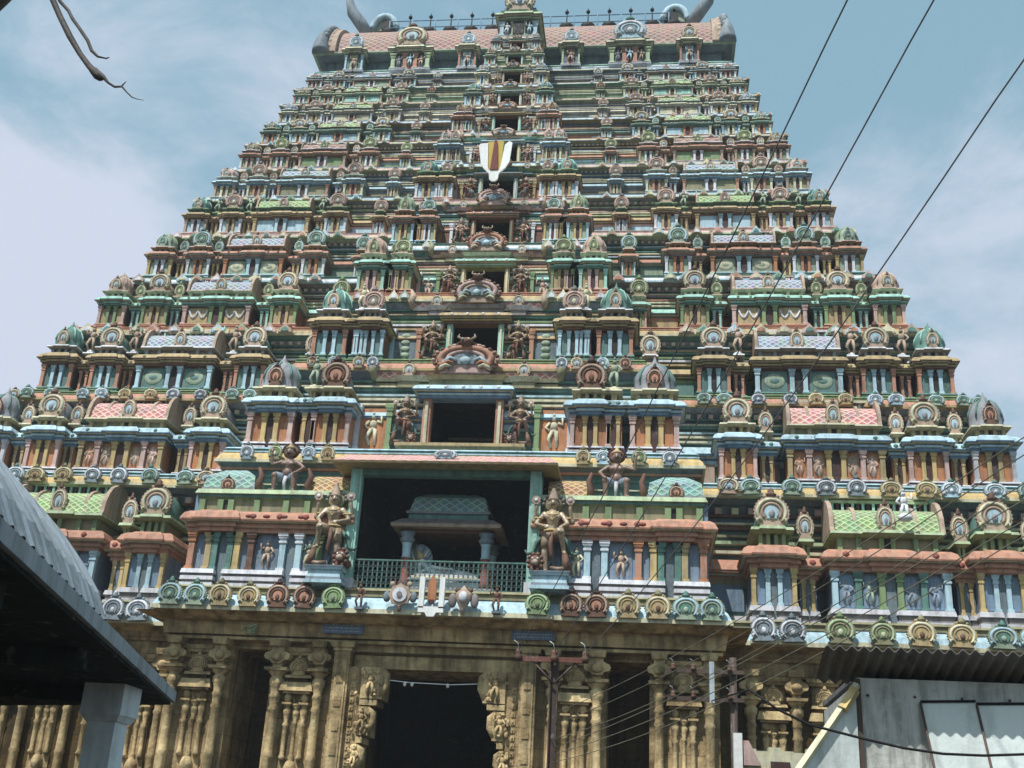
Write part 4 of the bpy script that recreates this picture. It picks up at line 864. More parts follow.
def guardian_meshes(v=.02):
    """four armed door guardian, one knee raised, standing; feet at z=0, about 2 m to the brow"""
    b = MB(); T = 'tan'
    b.limb([(0, .0, 1.0), (0, -.01, 1.2), (0, -.04, 1.42)], [.16, .13, .19], T, 12); b.ball((0, .02, 1.0), (.19, .15, .14), T, 12, 8)
    for s in (-1, 1): b.ball((s * .11, -.12, 1.42), (.1, .07, .08), T, 8, 6)
    b.limb([(0, -.02, 1.5), (0, -.04, 1.66)], [.085, .075], T); b.ball((0, -.06, 1.76), (.115, .125, .145), T, 14, 10)
    b.ball((0, -.19, 1.745), (.025, .035, .035), T, 8, 6)
    for s in (-1, 1): b.ball((s * .12, -.05, 1.75), (.025, .035, .05), T, 8, 6)
    b.limb([(.11, 0, .98), (.17, -.05, .52), (.13, .0, .09)], [.125, .085, .055], T); b.limb([(.13, .0, .06), (.17, -.17, .04)], [.05, .04], T, 8)
    b.limb([(-.11, -.02, .98), (-.24, -.36, .98), (-.3, -.14, .56)], [.13, .09, .055], T); b.limb([(-.3, -.14, .53), (-.34, -.3, .47)], [.05, .04], T, 8)
    b.limb([(-.21, 0, 1.5), (-.37, -.12, 1.24), (-.24, -.36, 1.1)], [.075, .058, .042], T); hand(b, (-.22, -.40, 1.06), (.2, -.4, -.8), (0, -1, .3))
    b.limb([(.21, 0, 1.5), (.40, -.06, 1.24), (.2, -.26, 1.14)], [.075, .058, .042], T); hand(b, (.16, -.29, 1.13), (-.8, -.3, -.1), (0, -1, .3))
    for s in (-1, 1):
        b.limb([(s * .2, .05, 1.48), (s * .47, .04, 1.34), (s * .42, -.06, 1.64)], [.085, .07, .05], T); hand(b, (s * .42, -.08, 1.69), (0, -.1, 1), (0, -1, 0))
    body = fuse(b, 'body', 'gold_skin', v)
    f = head_parts((0, -.06, 1.76), .125).mesh('face')
    c = MB(); c.lathe(0, -.04, 1.85, [(.13, -.02), (.14, .03), (.11, .07), (.12, .11), (.085, .16), (.09, .19), (.05, .26), (.055, .29), (.01, .36)], 'tan', 12)
    c.ball((0, .07, 1.78), (.22, .05, .22), 'olive', 14, 8)
    for k in range(9): a = pi * k / 8; c.ball((cos(a) * .25, .05, 1.78 + sin(a) * .25), (.045, .04, .045), 'mauve', 6, 4)
    crown = c.mesh('crown')
    g = MB(); g.lathe(0, 0, .84, [(.21, 0), (.215, .08), (.2, .2), (.165, .26)], 'garment_gold', 14, sy=.85)
    g.tube([(.11, 0, .98), (.17, -.05, .62)], [.15, .115], 'garment_gold', 10); g.tube([(-.11, -.02, .98), (-.22, -.32, .985)], [.155, .12], 'garment_gold', 10)
    g.tube([(0, -.16, .98), (.02, -.22, .7), (-.02, -.2, .45), (.02, -.16, .3)], [.05, .06, .05, .03], 'brown', 8)
    for s in (-1, 1): g.tube([(s * .2, .05, 1.0), (s * .38, .06, .8), (s * .46, .05, .55), (s * .6, .03, .5), (s * .66, .02, .6)], [.06, .06, .055, .045, .02], 'garment_green', 8)
    garment = g.mesh('garment')
    n = MB()
    n.tube([(cos(a) * .15, -.04 + sin(a) * .12 - .06 * (sin(a) < 0), 1.52 + .08 * sin(a)) for a in [2 * pi * k / 12 for k in range(13)]], .02, 'yellow', 6)
    n.tube([(-.14, -.12, 1.54), (0, -.23, 1.3), (.13, -.12, 1.54)], .018, 'yellow', 6); n.tube([(cos(a) * .2, sin(a) * .17, 1.07) for a in [2 * pi * k / 14 for k in range(15)]], .03, 'yellow', 6)
    for s in (-1, 1): n.ball((s * .3, -.03, 1.38), (.085, .085, .03), 'yellow', 8, 5); n.ball((s * .4, 0, 1.4), (.07, .07, .03), 'yellow', 8, 5)
    orn = n.mesh('ornaments')
    discs = []
    for s in (-1, 1):
        d = MB(); d.prism([(s * .42 + cos(2 * pi * q / 16) * .1 * (1.2 if q % 2 else 1), 1.83 + sin(2 * pi * q / 16) * .1 * (1.2 if q % 2 else 1)) for q in range(16)], -.13, -.08, 'tan'); d.ball((s * .42, -.14, 1.83), (.05, .02, .05), 'white', 8, 5); discs.append(d.mesh('hand_disc'))
    k = MB(); k.limb([(-.42, -.28, .02), (-.34, -.28, .42)], [.11, .07], 'brown', 10); k.tube([(-.42, -.28, .1), (-.2, -.32, .06), (.0, -.26, .12)], [.06, .06, .03], 'bronze_skin', 8)
    club = k.mesh('club')
    l = MB(); l.ball((.36, -.26, .24), (.15, .14, .17), 'brown', 12, 8); l.ball((.36, -.4, .2), (.09, .08, .08), 'tan', 8, 6)
    for q in range(10): a = 2 * pi * q / 10; l.ball((.36 + cos(a) * .17, -.27, .24 + sin(a) * .19), (.06, .08, .06), 'brown', 6, 4)
    for s in (-1, 1): l.ball((.36 + s * .06, -.40, .3), .025, 'eye_white', 6, 4)
    l.limb([(.4, -.1, .16), (.44, .1, .14)], [.13, .11], 'rust', 8); l.limb([(.3, -.3, .1), (.3, -.36, .03)], [.05, .05], 'rust', 6); l.limb([(.43, -.3, .1), (.43, -.36, .03)], [.05, .05], 'rust', 6)
    lion = l.mesh('lion_head')
    return dict(body=body, face=f, crown=crown, garment=garment, ornaments=orn, hand_disc=discs[0], second_hand_disc=discs[1], club=club, lion=lion)
GM = guardian_meshes()
def recolour(me, table):
    c = me.copy()
    for k, mt in enumerate(c.materials):
        n = mt.name
        if n in table: c.materials[k] = MATS[table[n]]
    return c
for m_ in MATS: MATS[m_].name = m_
GV = {0: GM}
for v, t in {1: {'gold_skin': 'bronze_skin', 'garment_gold': 'rust', 'red': 'pink', 'ochre': 'brown'}, 2: {'gold_skin': 'pink_skin', 'garment_gold': 'brown', 'ochre': 'mauve'}, 3: {'gold_skin': 'rust', 'garment_gold': 'garment_blue', 'ochre': 'tan'}}.items():
    GV[v] = {k: recolour(me, t) for k, me in GM.items()}
def guardian(x, y, z, s, hgt, var, label, small=False, pedestal=None, grp='temple door guardians'):
    t = empty('guardian_statue', (x, y, z)); k = hgt / 2.2
    tag(t, label, 'statue', grp)
    for n, me in GV[var].items():
        if small and n in ('face', 'lion'): continue
        put(me, n.replace('second_', ''), t, (0, 0, 0), 0, (k * s, k, k))
    if pedestal: pedestal.build('pedestal', t)
    return t
def ped():
    m = MB(); m.layers(-.62, .62, -.55, .5, [(-.62, -.5, .06, .06, 'lblue'), (-.5, -.4, .0, .0, 'steelgrey'), (-.4, -.14, -.03, -.06, 'lblue'), (-.14, -.05, .02, .06, 'lblue'), (-.05, 0, .08, .08, 'slate')]); return m
yw0 = -2.85
guardian(XC - 3.92, yw0, 10.62, 1, 3.15, 0, 'large gold-skinned four-armed guardian on pale blue pedestal, on the vaulted shed side of great niche', pedestal=ped())
guardian(XC + 3.98, yw0, 10.62, -1, 3.15, 0, 'large gold-skinned four-armed guardian on pale blue pedestal, on the tin shed side of great niche', pedestal=ped())
ORD = ['', 'the orange-jambed doorway', 'the pale-green-jambed doorway', 'the yellow-jambed mint doorway', 'the orange doorway under the hanging sign', 'the doorway behind the sign foot', 'the doorway behind the sign top', 'first doorway above the sign', 'second doorway above the sign', 'third doorway above the sign']
for i, xa, xb, y, zf, hg in SPOTS:
    if i > 9: continue
    var = [0, 1, 1, 1, 2, 3, 2, 3, 1, 2][i]
    for s, xx, sd in ((1, xa, 'left'), (-1, xb, 'right')):
        guardian(xx, y - .05, zf, s, hg * .98, var, f'small painted guardian statue on the {sd} of ' + ORD[i], small=i > 4)
# squatting giants on the terrace
def giant(x, y, z, s, hgt, label):
    b = MB(); T = 'tan'
    b.limb([(0, .05, .62), (0, .02, .85), (0, -.02, 1.12)], [.2, .19, .24], T, 12); b.ball((0, -.04, .8), (.21, .2, .2), T, 12, 8)
    b.limb([(0, -.04, 1.25), (0, -.06, 1.4)], [.1, .1], T); b.ball((0, -.1, 1.52), (.165, .17, .19), T, 14, 10); b.ball((0, -.28, 1.5), (.05, .05, .05), T, 8, 6)
    for q in (-1, 1):
        b.ball((q * .17, -.08, 1.5), (.035, .05, .07), T, 8, 6); b.ball((q * .13, -.18, 1.1), (.12, .09, .1), T, 8, 6)
        b.limb([(q * .13, 0, .58), (q * .36, -.36, .62), (q * .34, -.34, .08)], [.16, .12, .075], T); b.limb([(q * .34, -.34, .06), (q * .42, -.54, .04)], [.065, .05], T, 8)
    b.limb([(-.28, 0, 1.2), (-.6, -.04, 1.12), (-.64, -.1, 1.5)], [.1, .075, .055], T); hand(b, (-.64, -.11, 1.58), (0, -.1, 1), (0, -1, 0), .055)
    b.limb([(.28, 0, 1.2), (.56, -.1, .98), (.4, -.36, .74)], [.1, .075, .055], T); hand(b, (.38, -.42, .72), (-.2, -.8, -.2), (0, 0, 1), .055)
    t = empty('seated_giant_statue', (x, y, z)); tag(t, label, 'statue'); k = hgt / 1.8; S = (k * s, k, k)
    put(fuse(b, 'body', 'bronze_skin', .024), 'body', t, scale=S); put(head_parts((0, -.1, 1.52), .17).mesh('face'), 'face', t, scale=S)
    c = MB(); c.ball((0, .06, 1.62), (.3, .12, .27), 'rust', 14, 8); c.lathe(0, -.06, 1.66, [(.17, 0), (.18, .05), (.1, .12), (.05, .2), (.01, .26)], 'ochre', 10)
    for q in range(11): a = pi * q / 10; c.ball((cos(a) * .3, .03, 1.62 + sin(a) * .27), (.05, .06, .05), 'maroon', 6, 4)
    put(c.mesh('hair'), 'hair', t, scale=S)
    g = MB()
    for q in (-1, 1): g.tube([(q * .12, .02, .6), (q * .34, -.33, .62)], [.19, .145], 'garment_blue', 12)
    g.lathe(0, .04, .5, [(.2, 0), (.24, .1), (.215, .24)], 'garment_blue', 14); g.tube([(0, -.2, .6), (0, -.32, .4), (.02, -.3, .12)], [.07, .07, .04], 'lilac', 8)
    put(g.mesh('shorts'), 'shorts', t, scale=S)
    q = MB(); q.box(-.3, .3, -.1, .4, 0, .46, 'dteal'); put(q.mesh('seat'), 'seat', t, scale=S)
    return t
giant(XC - 6.2, -1.75, 13.605, 1, 1.95, 'squatting bronze giant in blue-grey shorts above the panels on the vaulted shed side')
giant(XC + 6.15, -1.75, 13.605, -1, 1.95, 'squatting bronze giant in blue-grey shorts above the panels on the tin shed side')
m = MB(); figure_relief(m, 0, 0, 0, 1.15, 'white', random.Random(12)); m.ball((0, -.05, .1), (.28, .2, .16), 'white', 10, 6); o = m.build('white_stucco_figure', None, (17.0, .45, 13.75)); tag(o, 'white stucco figure perched on the green barrel roof above the tin shed', 'statue')
# reclining figure and its canopy inside the niche
zt = CZ[0] + .155 * (CZ[1] - CZ[0]) + .02
t = empty('canopy_shrine', (XC, -.6, zt)); t.scale = (1.06, 1, 1.14); tag(t, 'small pillared canopy with hipped scale roof inside the dark great niche', 'shrine')
m = MB(); m.layers(-1.75, 1.75, -1.05, 1.05, [(0, .12, .05, .05, 'grey'), (.12, .3, -.05, 0, 'lilac')], b=1); m.build('plinth', t)
cm_ = MB(); cm_.lathe(0, 0, .3, [(.2, 0), (.2, .2), (.15, .26), (.15, .9), (.19, .96)], 'red', 10); cm_.lathe(0, 0, 1.25, [(.19, 0), (.15, .1), (.16, .42), (.2, .5)], 'lblue', 10); cm_.lathe(0, 0, 1.74, [(.2, 0), (.28, .12), (.2, .2), (.3, .34)], 'steelgrey', 10); cme = cm_.mesh('pillar')
for a in (-1, 1):
    for b_ in (-.85, .85): put(cme, 'pillar', t, (a * 1.38, b_, 0))
m = MB(); m.layers(-1.55, 1.55, -.98, .98, [(2.08, 2.2, 0, 0, 'brown'), (2.2, 2.3, .35, .38, 'tan'), (2.3, 2.52, .38, .05, 'mauve')], b=1); m.build('eave', t)
m = MB(); m.layers(-1.4, 1.4, -.9, .9, [(2.52, 2.72, 0, 0, 'teal'), (2.72, 2.8, .08, .08, 'grey')], b=1)
m.fr(-1.4, 1.4, -.9, .9, 2.8, 3.3, -1.25, 1.25, -.75, .75, 'roof_teal'); m.fr(-1.25, 1.25, -.75, .75, 3.3, 3.52, -.9, .9, -.35, .35, 'roof_teal'); m.build('hipped_roof', t)
t = empty('reclining_deity', (XC, -1.15, zt + .5)); tag(t, 'pale reclining crowned figure with serpent hood, lying behind the green railing', 'statue')
b = MB(); T = 'tan'
b.limb([(-.55, 0, .55), (-.2, 0, .45), (.1, 0, .4)], [.2, .15, .17], T, 12); b.limb([(-.72, -.02, .68), (-.8, -.03, .75)], [.08, .08], T); b.ball((-.9, -.06, .84), (.14, .14, .15), T, 12, 8); b.ball((-.93, -.2, .83), (.03, .04, .03), T, 6, 5)
b.limb([(.12, -.06, .4), (.62, -.1, .42), (1.15, -.06, .38)], [.14, .1, .06], T); b.limb([(.12, .06, .4), (.6, .1, .38), (1.12, .08, .36)], [.14, .1, .06], T)
b.limb([(1.17, -.06, .38), (1.24, -.1, .48)], [.05, .045], T, 8); b.limb([(1.14, .08, .36), (1.22, .06, .46)], [.05, .045], T, 8)
b.limb([(-.6, -.1, .62), (-.95, -.22, .42), (-.98, -.18, .66)], [.075, .06, .045], T); hand(b, (-.97, -.16, .72), (.2, .2, .9), (0, -1, 0), .05)
b.limb([(-.5, -.16, .66), (-.2, -.26, .6), (.12, -.22, .58)], [.075, .06, .045], T); hand(b, (.17, -.22, .57), (1, -.05, -.1), (0, -1, .2), .05)
put(fuse(b, 'body', 'cement_pale', .024), 'body', t)
m = MB(); m.layers(-1.3, 1.3, -.45, .45, [(-.5, .1, 0, 0, 'slate'), (.1, .16, .03, .03, 'steelgrey')]); m.build('couch', t)
m = MB(); m.lathe(0, 0, 0, [(.16, 0), (.15, .14), (.1, .28), (.03, .42)], 'ochre', 10); o = m.build('crown', t, (-.93, -.03, .94)); o.rotation_euler = (0, radians(-25), 0)
m = MB(); m.tube([(-.1, -.02, .42), (.3, 0, .42), (.7, 0, .41), (1.0, 0, .38)], [.21, .2, .17, .12], 'lilac', 12); m.build('garment', t)
m = MB()
for k in range(3): m.tube([(-1.3 + .1 * k, -.3 + .02 * k, .1 + .1 * k), (0, -.36 + .05 * k, .08 + .1 * k), (1.3 - .1 * k, -.3 + .02 * k, .1 + .08 * k), (1.4 - .1 * k, .2, .1), (0, .35, .1), (-1.3, .25, .1)], [.12] * 6, 'cream' if k == 1 else 'lilac', 8)
m.build('serpent_coils', t)
m = MB()
m.ball((-1.05, .12, .95), (.52, .14, .62), 'steelgrey', 16, 10)
for k in range(7):
    a = radians(-66 + 22 * k); m.tube([(-1.05, -.02, .6), (-1.05 + sin(a) * .3, -.03, .85 + cos(a) * .25), (-1.05 + sin(a) * .5, .05, .95 + cos(a) * .58)], [.03, .04, .02], 'cream' if k % 2 else 'slate', 6)
m.build('serpent_hood', t)

# ------------------------------------------------------------------ big sacred mark hung over two doorways
t = empty('sacred_mark_sign', (XC + .12, 2.95, 30.2)); tag(t, 'tall white yellow and red V-shaped sacred mark sign hanging high over the central doorways', 'sign')
def slabp(pts, y0, y1, mat, nm, par=t):
    m = MB(); m.prism(pts, y0, y1, mat); return m.build(nm, par)
H = 2.75
slabp([(-1.12, H - .25), (-1.02, H - .1), (-.5, H - .05), (-.42, 1.0), (-.34, .72), (-.68, .85), (-.9, 1.2)], -.1, .0, 'sign_white', 'side_stroke')
slabp([(1.12, H - .05), (1.0, 1.35), (.72, .85), (.34, .72), (.42, 1.0), (.62, H - .2), (.9, H + .05)], -.1, .0, 'sign_white', 'side_stroke')
slabp([(-.68, .86), (-.34, .73), (.34, .73), (.72, .86), (.34, .5), (.28, .1), (.12, -.04), (-.12, -.04), (-.28, .1), (-.32, .5)], -.1, .0, 'sign_white', 'foot')
slabp([(-.5, H + .08), (.56, H + .12), (.38, .74), (-.38, .74)], -.05, .02, 'sign_yellow', 'yellow_field')
slabp([(.02, H + .3), (.12, H), (.26, .75), (-.26, .75), (-.08, H)], -.14, -.05, 'sign_red', 'middle_stroke')

t.scale = (.70, 1, .76)
# ------------------------------------------------------------------ ground
m = MB(); m.add([(-400, -400, 0), (400, -400, 0), (400, 400, 0), (-400, 400, 0)], [(0, 1, 2, 3)], 'stone_dark'); tag(m.build('ground'), kind='structure')
paint('asphalt', (70, 68, 66), rough=.9); paint('soffit_shaded', (50, 56, 58), rough=.95, spec=.05)  # underside of the slab: shade put into the colour, cement painted near-black
m = MB(); m.add([(-3.5, -60, .004), (5.5, -60, .004), (4.2, -2, .004), (-3.4, -2, .004)], [(0, 1, 2, 3)], 'asphalt'); tag(m.build('street'), kind='structure')

# ------------------------------------------------------------------ vaulted shed on the left
A = Vector((.22, -24.0, 0)); B = Vector((3.95, -38.3, 0)); d = (B - A).normalized(); nrm = Vector((d.y, -d.x, 0)) 
if nrm.x > 0: nrm = -nrm
t = empty('vaulted_shed', (-2.0, -30, 0)); tag(t, 'grey ribbed vault-roofed shed with dark underside and stout pale pillar', 'shed')
inv = Matrix.Translation((2.0, 30, 0))
def kid(o): o.matrix_parent_inverse = inv; return o
def P(u, v, z): q = A + d * u + nrm * v; return (q.x, q.y, z)
L = (B - A).length
m = MB(); A2 = A + Vector((-6.4, 2.1, 0)); B2 = B + nrm * 6.4
for z0, z1, k, mt in ((3.50, 3.54, .06, 'soffit_shaded'), (3.545, 3.70, 0, 'cement'), (3.70, 3.73, .03, 'cement')):
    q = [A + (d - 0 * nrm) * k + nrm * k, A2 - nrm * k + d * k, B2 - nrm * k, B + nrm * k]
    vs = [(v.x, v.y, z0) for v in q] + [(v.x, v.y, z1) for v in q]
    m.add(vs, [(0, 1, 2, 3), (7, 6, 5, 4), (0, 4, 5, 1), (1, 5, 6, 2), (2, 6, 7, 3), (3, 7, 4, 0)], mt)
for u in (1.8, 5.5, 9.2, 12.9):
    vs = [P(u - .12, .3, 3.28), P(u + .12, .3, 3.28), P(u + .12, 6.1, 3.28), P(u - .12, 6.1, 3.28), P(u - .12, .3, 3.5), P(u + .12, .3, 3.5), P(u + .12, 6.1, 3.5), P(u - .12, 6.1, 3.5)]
    m.add(vs, [(3, 2, 1, 0), (4, 5, 6, 7), (0, 1, 5, 4), (1, 2, 6, 5), (2, 3, 7, 6), (3, 0, 4, 7)], 'soffit_shaded')
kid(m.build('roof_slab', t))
prof = [(.02, -.02), (.15, .26), (.35, .54), (.62, .86), (.95, 1.17), (1.5, 1.57), (2.2, 1.85), (3.0, 1.95)]; prof = prof + [(6.0 - a, b_) for a, b_ in prof[::-1][1:]]
m = MB(); us = [6.2 + .055 * k for k in range(int((L - 6.2) / .055))]; nP = len(prof); vs = []; rr = random.Random(11)
for k, u in enumerate(us):
    rib = .02 * max(0, sin(k * 2 * pi / 6)) ** 1.2
    for a, b_ in prof:
        nx, nz = (a - 3.0) / 3.0, .75; ln = math.hypot(nx, nz); wob = rr.uniform(-.006, .006)
        vs.append(P(u, a + nx / ln * (rib + wob), 3.735 + b_ + nz / ln * (rib + wob)))
fs = [(k * nP + j, k * nP + j + 1, (k + 1) * nP + j + 1, (k + 1) * nP + j) for k in range(len(us) - 1) for j in range(nP - 1)]
fs.append(list(range(nP)))
m.add(vs, fs, 'cement', False); kid(m.build('vault_roof', t))
for u, v, wd in ((2.2, .56, .23), (10.5, .95, .4), (2.4, 5.6, .4), (9.5, 5.6, .4), (13.5, 5.6, .4)):
    c = A + d * u + nrm * v; m = MB()
    m.layers(c.x - wd, c.x + wd, c.y - wd, c.y + wd, [(0, .5, .08, .08, 'cement_pale'), (.5, 3.0, 0, -.03, 'cement_pale'), (3.0, 3.08, .0, .05, 'cement_pale'), (3.08, 3.49, .06, .06, 'cement_pale')], b=1); kid(m.build('pillar', t))

# ------------------------------------------------------------------ tin shed on the right
t = empty('tin_shed', (12.5, -26, 0)); tag(t, 'low grey tin shed with dark corrugated awning', 'shed')
inv = Matrix.Translation((-12.5, 26, 0))
def corr(x0, x1, fz0, y0, fz1, y1, mat, n, amp, th=.012):
    """corrugated sheet between two horizontal edges"""
    m = MB(); vs = []; fs = []; N = n * 6
    for k in range(N + 1):
        x = x0 + (x1 - x0) * k / N; w_ = amp * sin(2 * pi * k / 6)
        for y, zz_ in ((y0, fz0), (y1, fz1)): vs.append((x, y, zz_ + w_)); vs.append((x, y, zz_ + w_ + th))
    for k in range(N):
        a = 4 * k; b_ = a + 4
        fs += [(a, b_, b_ + 2, a + 2), (a + 1, a + 3, b_ + 3, b_ + 1), (a, a + 1, b_ + 1, b_), (a + 2, b_ + 2, b_ + 3, a + 3)]
    m.add(vs, fs, mat); return m
kid(corr(9.75, 15.5, 4.12, -27.55, 3.86, -26.6, 'asbestos', 40, .028).build('corrugated_awning', t))
m = MB(); vs = []; N = 120      # ribbed tin wall
for k in range(N + 1):
    x = 10.2 + 5.0 * k / N; w_ = -.012 if k % 8 in (0, 1) else 0
    vs += [(x, -27 + w_, 0), (x, -27 + w_, 3.86)]
m.add(vs, [(2 * k, 2 * k + 2, 2 * k + 3, 2 * k + 1) for k in range(N)], 'sheet_grey'); m.box(10.2, 15.2, -26.98, -26.9, 0, 3.86, 'sheet_grey'); m.box(10.2, 10.28, -26.9, -24, 0, 3.8, 'sheet_grey'); m.box(15.1, 15.2, -26.9, -24, 0, 3.8, 'sheet_grey'); m.box(10.2, 15.2, -24.1, -24, 0, 3.8, 'sheet_grey')
for k in range(9):
    for q in range(4): m.ball((10.32 + .56 * k, -27.02, .5 + q * 1.05), .018, 'pole_rust', 6, 4)
m.box(10.2, 15.2, -27.025, -27.012, 2.62, 2.66, 'sheet_pale'); kid(m.build('wall', t))
m = MB(); m.box(10.2, 15.2, -26.6, -24, 3.87, 3.93, 'asbestos'); kid(m.build('roof', t))
m = MB(); m.box(10.17, 10.23, -27.07, -27.01, 0, 3.84, 'pole_rust'); kid(m.build('corner_post', t))
def sheet(x0, x1, nm):
    m = MB(); m.add([(x0, -27.06, 3.57), (x1, -27.06, 3.58 + .03 * (x1 - x0)), (x1 + .32, -27.22, .9), (x0 + .32, -27.22, .9), (x0, -27.04, 3.57), (x1, -27.04, 3.58 + .03 * (x1 - x0)), (x1 + .32, -27.2, .9), (x0 + .32, -27.2, .9)],
        [(0, 1, 2, 3), (7, 6, 5, 4), (0, 4, 5, 1), (1, 5, 6, 2), (2, 6, 7, 3), (3, 7, 4, 0)], 'sheet_pale')
    o = kid(m.build('shutter_panel', t)); f = MB()
    f.tube([(x0, -27.075, 3.59), (x1, -27.075, 3.6 + .03 * (x1 - x0))], .016, 'black', 6); f.tube([(x0, -27.075, 3.58), (x0 + .32, -27.235, .9)], .016, 'pole_rust', 6)
    q = f.build('frame', o); return o
sheet(10.93, 11.58, 'a'); sheet(11.59, 12.6, 'b'); sheet(12.61, 13.6, 'c')
m = MB(); m.add([(10.16, -27.1, 3.72), (10.16, -27.1, .02), (8.25, -27.6, .02), (8.25, -27.6, 1.1), (10.16, -27.07, 3.72), (10.16, -27.07, .02), (8.25, -27.57, .02), (8.25, -27.57, 1.1)], [(0, 1, 2, 3), (7, 6, 5, 4), (0, 4, 5, 1), (1, 5, 6, 2), (2, 6, 7, 3), (3, 7, 4, 0)], 'sheet_pale')
lean = m.build('leaning_sheet'); tag(lean, 'slanted pale tin sheet leaning at the corner of the tin shed, edged with board', 'metal sheet')
m = MB(); m.tube([(10.18, -27.12, 3.76), (9.9, -27.2, 3.37), (8.23, -27.63, 1.12)], .05, 'cream', 4, False); m.tube([(10.15, -27.16, 3.70), (9.98, -27.21, 3.45)], .07, 'yellow', 4, False); m.build('edge_board', lean)
t = empty('stall_wall', (10.3, -16, 0)); tag(t, 'crumbling stained stall wall with white board, seen beyond the tin sheet', 'wall'); 
m = MB(); rr = random.Random(4)
for k in range(8): m.box(-.65 + .26 * k, -.65 + .26 * k + .262, -.1, .15, 0, 4.0 + rr.uniform(-.12, .16), 'cream')
m.build('masonry', t); m = MB(); m.box(-.86, -.68, -.16, .1, 2.2, 4.25, 'sign_white'); m.build('white_board', t); m = MB(); m.fr(-.66, -.3, -.2, .1, 3.6, 4.1, -.66, -.55, -.2, .1, 'pink'); m.box(-.1, .3, -.16, -.1, 3.2, 3.7, 'maroon'); m.build('patch', t)

# ------------------------------------------------------------------ poles and cables
t = empty('electric_pole', (5.4, -14, 0)); tag(t, 'rust-brown electric pole with crossarm and insulators beside the passage', 'pole')
m = MB(); m.box(-.1, .1, -.02, .02, 0, 6.15, 'pole_rust'); m.box(-.1, -.07, -.1, .1, 0, 6.15, 'pole_rust'); m.box(.07, .1, -.1, .1, 0, 6.15, 'pole_rust')
m.build('post', t); m = MB(); m.box(-.92, .8, -.2, -.11, 5.9, 6.02, 'rust'); m.tube([(-.5, -.15, 5.9), (0, -.12, 5.4)], .025, 'pole_rust', 6); m.tube([(.5, -.15, 5.9), (0, -.12, 5.4)], .025, 'pole_rust', 6); m.build('crossarm', t)
im = MB(); im.lathe(0, 0, 0, [(.03, -.1), (.08, -.08), (.095, .02), (.06, .06), (.085, .1), (.06, .16), (.03, .18)], 'brown', 10); im.tube([(0, 0, .18), (-.03, -.02, .32), (-.12, -.03, .38)], .008, 'cement_pale', 6); ime = im.mesh('insulator')
for x in (-.86, 0, .74): put(ime, 'insulator', t, (x, -.22, 6.0))
t = empty('bracket_pole', (9.75, -12, 0)); tag(t, 'dark red post with two crossbars and a pale strap where wires gather', 'pole')
m = MB(); m.tube([(0, 0, 0), (0, 0, 6.5)], .09, 'pole_rust', 10); m.build('post', t)
for zz_ in (6.12, 5.44):
    m = MB(); m.box(-1.65, .25, -.16, -.08, zz_ - .05, zz_ + .05, 'pole_rust'); m.build('crossarm', t)
    for x in (-1.5, -1.0, -.1): put(ime, 'insulator', t, (x, -.2, zz_ + .06), scale=(.7, .7, .6))
m = MB(); m.box(-.60, -.48, -.2, -.16, 5.35, 6.36, 'cement'); m.build('strap', t)
def cable(p0, p1, sag, rad, mat, name, label, ext=0, group=None, cat='cable'):
    p0, p1 = Vector(p0), Vector(p1); n = 28; pts = []
    for k in range(n + 1):
        f = k / n * (1 + ext); q = p0 + (p1 - p0) * f; q.z -= sag * 4 * min(f, 1.2) * (1 - min(f, 1.0)); pts.append(q)
    m = MB(); m.tube(pts, rad, mat, 6); o = m.build(name); tag(o, label, cat, group); return o
cable((4.54, -14.2, 6.15), (9.66, -32, 10.14), .25, .0095, 'wire', 'power_cable', 'steepest overhead cable, crossing the sky nearest the tower top', .7, 'overhead power cables')
cable((5.4, -14.2, 6.15), (10.54, -32, 10.11), .30, .0095, 'wire', 'power_cable', 'middle overhead cable of the three running up into the sky', .7, 'overhead power cables')
cable((6.14, -14.2, 6.15), (11.37, -32, 9.35), .40, .0095, 'wire', 'power_cable', 'outermost overhead cable of the three in the sky, farthest from the tower', .7, 'overhead power cables')
for k, (z0, z1) in enumerate(((4.75, 6.67), (4.5, 6.46), (4.15, 6.12), (3.95, 5.92), (3.8, 5.68), (3.62, 5.5))):
    cable((5.5 - .02 * k, -14.1, z0), (12.15, -28, z1), .25 + .06 * (k % 3), .0085, 'wire_pale', 'service_wire', 'thin pale wire in the bundle sweeping down past the bracket pole', .6, 'service wires past the bracket pole', 'wire')
m = MB(); pts = [(9.2, -12.2, 5.4), (8.72, -29, 3.39), (9.0, -29, 3.2), (9.33, -29, 3.05), (9.88, -29, 2.93), (10.3, -29, 2.85), (10.69, -29, 2.81), (11.1, -29, 2.81), (11.5, -29, 2.84), (13.5, -29, 3.1)]
m.tube(pts, .014, 'black', 6); tag(m.build('drooping_cable'), 'thick black cable drooping in front of the tin shed', 'cable')
m = MB(); m.tube([(XC - 2.2, -1.95, 7.02), (XC - .8, -1.95, 6.92), (XC + .6, -1.95, 6.9), (XC + 2.2, -1.95, 7.0)], .016, 'sign_white', 6); o = m.build('festoon_wire'); tag(o, 'thin wire with small white bulbs strung across the dark passage', 'wire')
for x in (-1.0, -.75, .5): 
    m = MB(); m.ball((XC + x, -1.95, 6.86), (.06, .06, .08), 'sign_white', 8, 6); m.build('bulb', o)
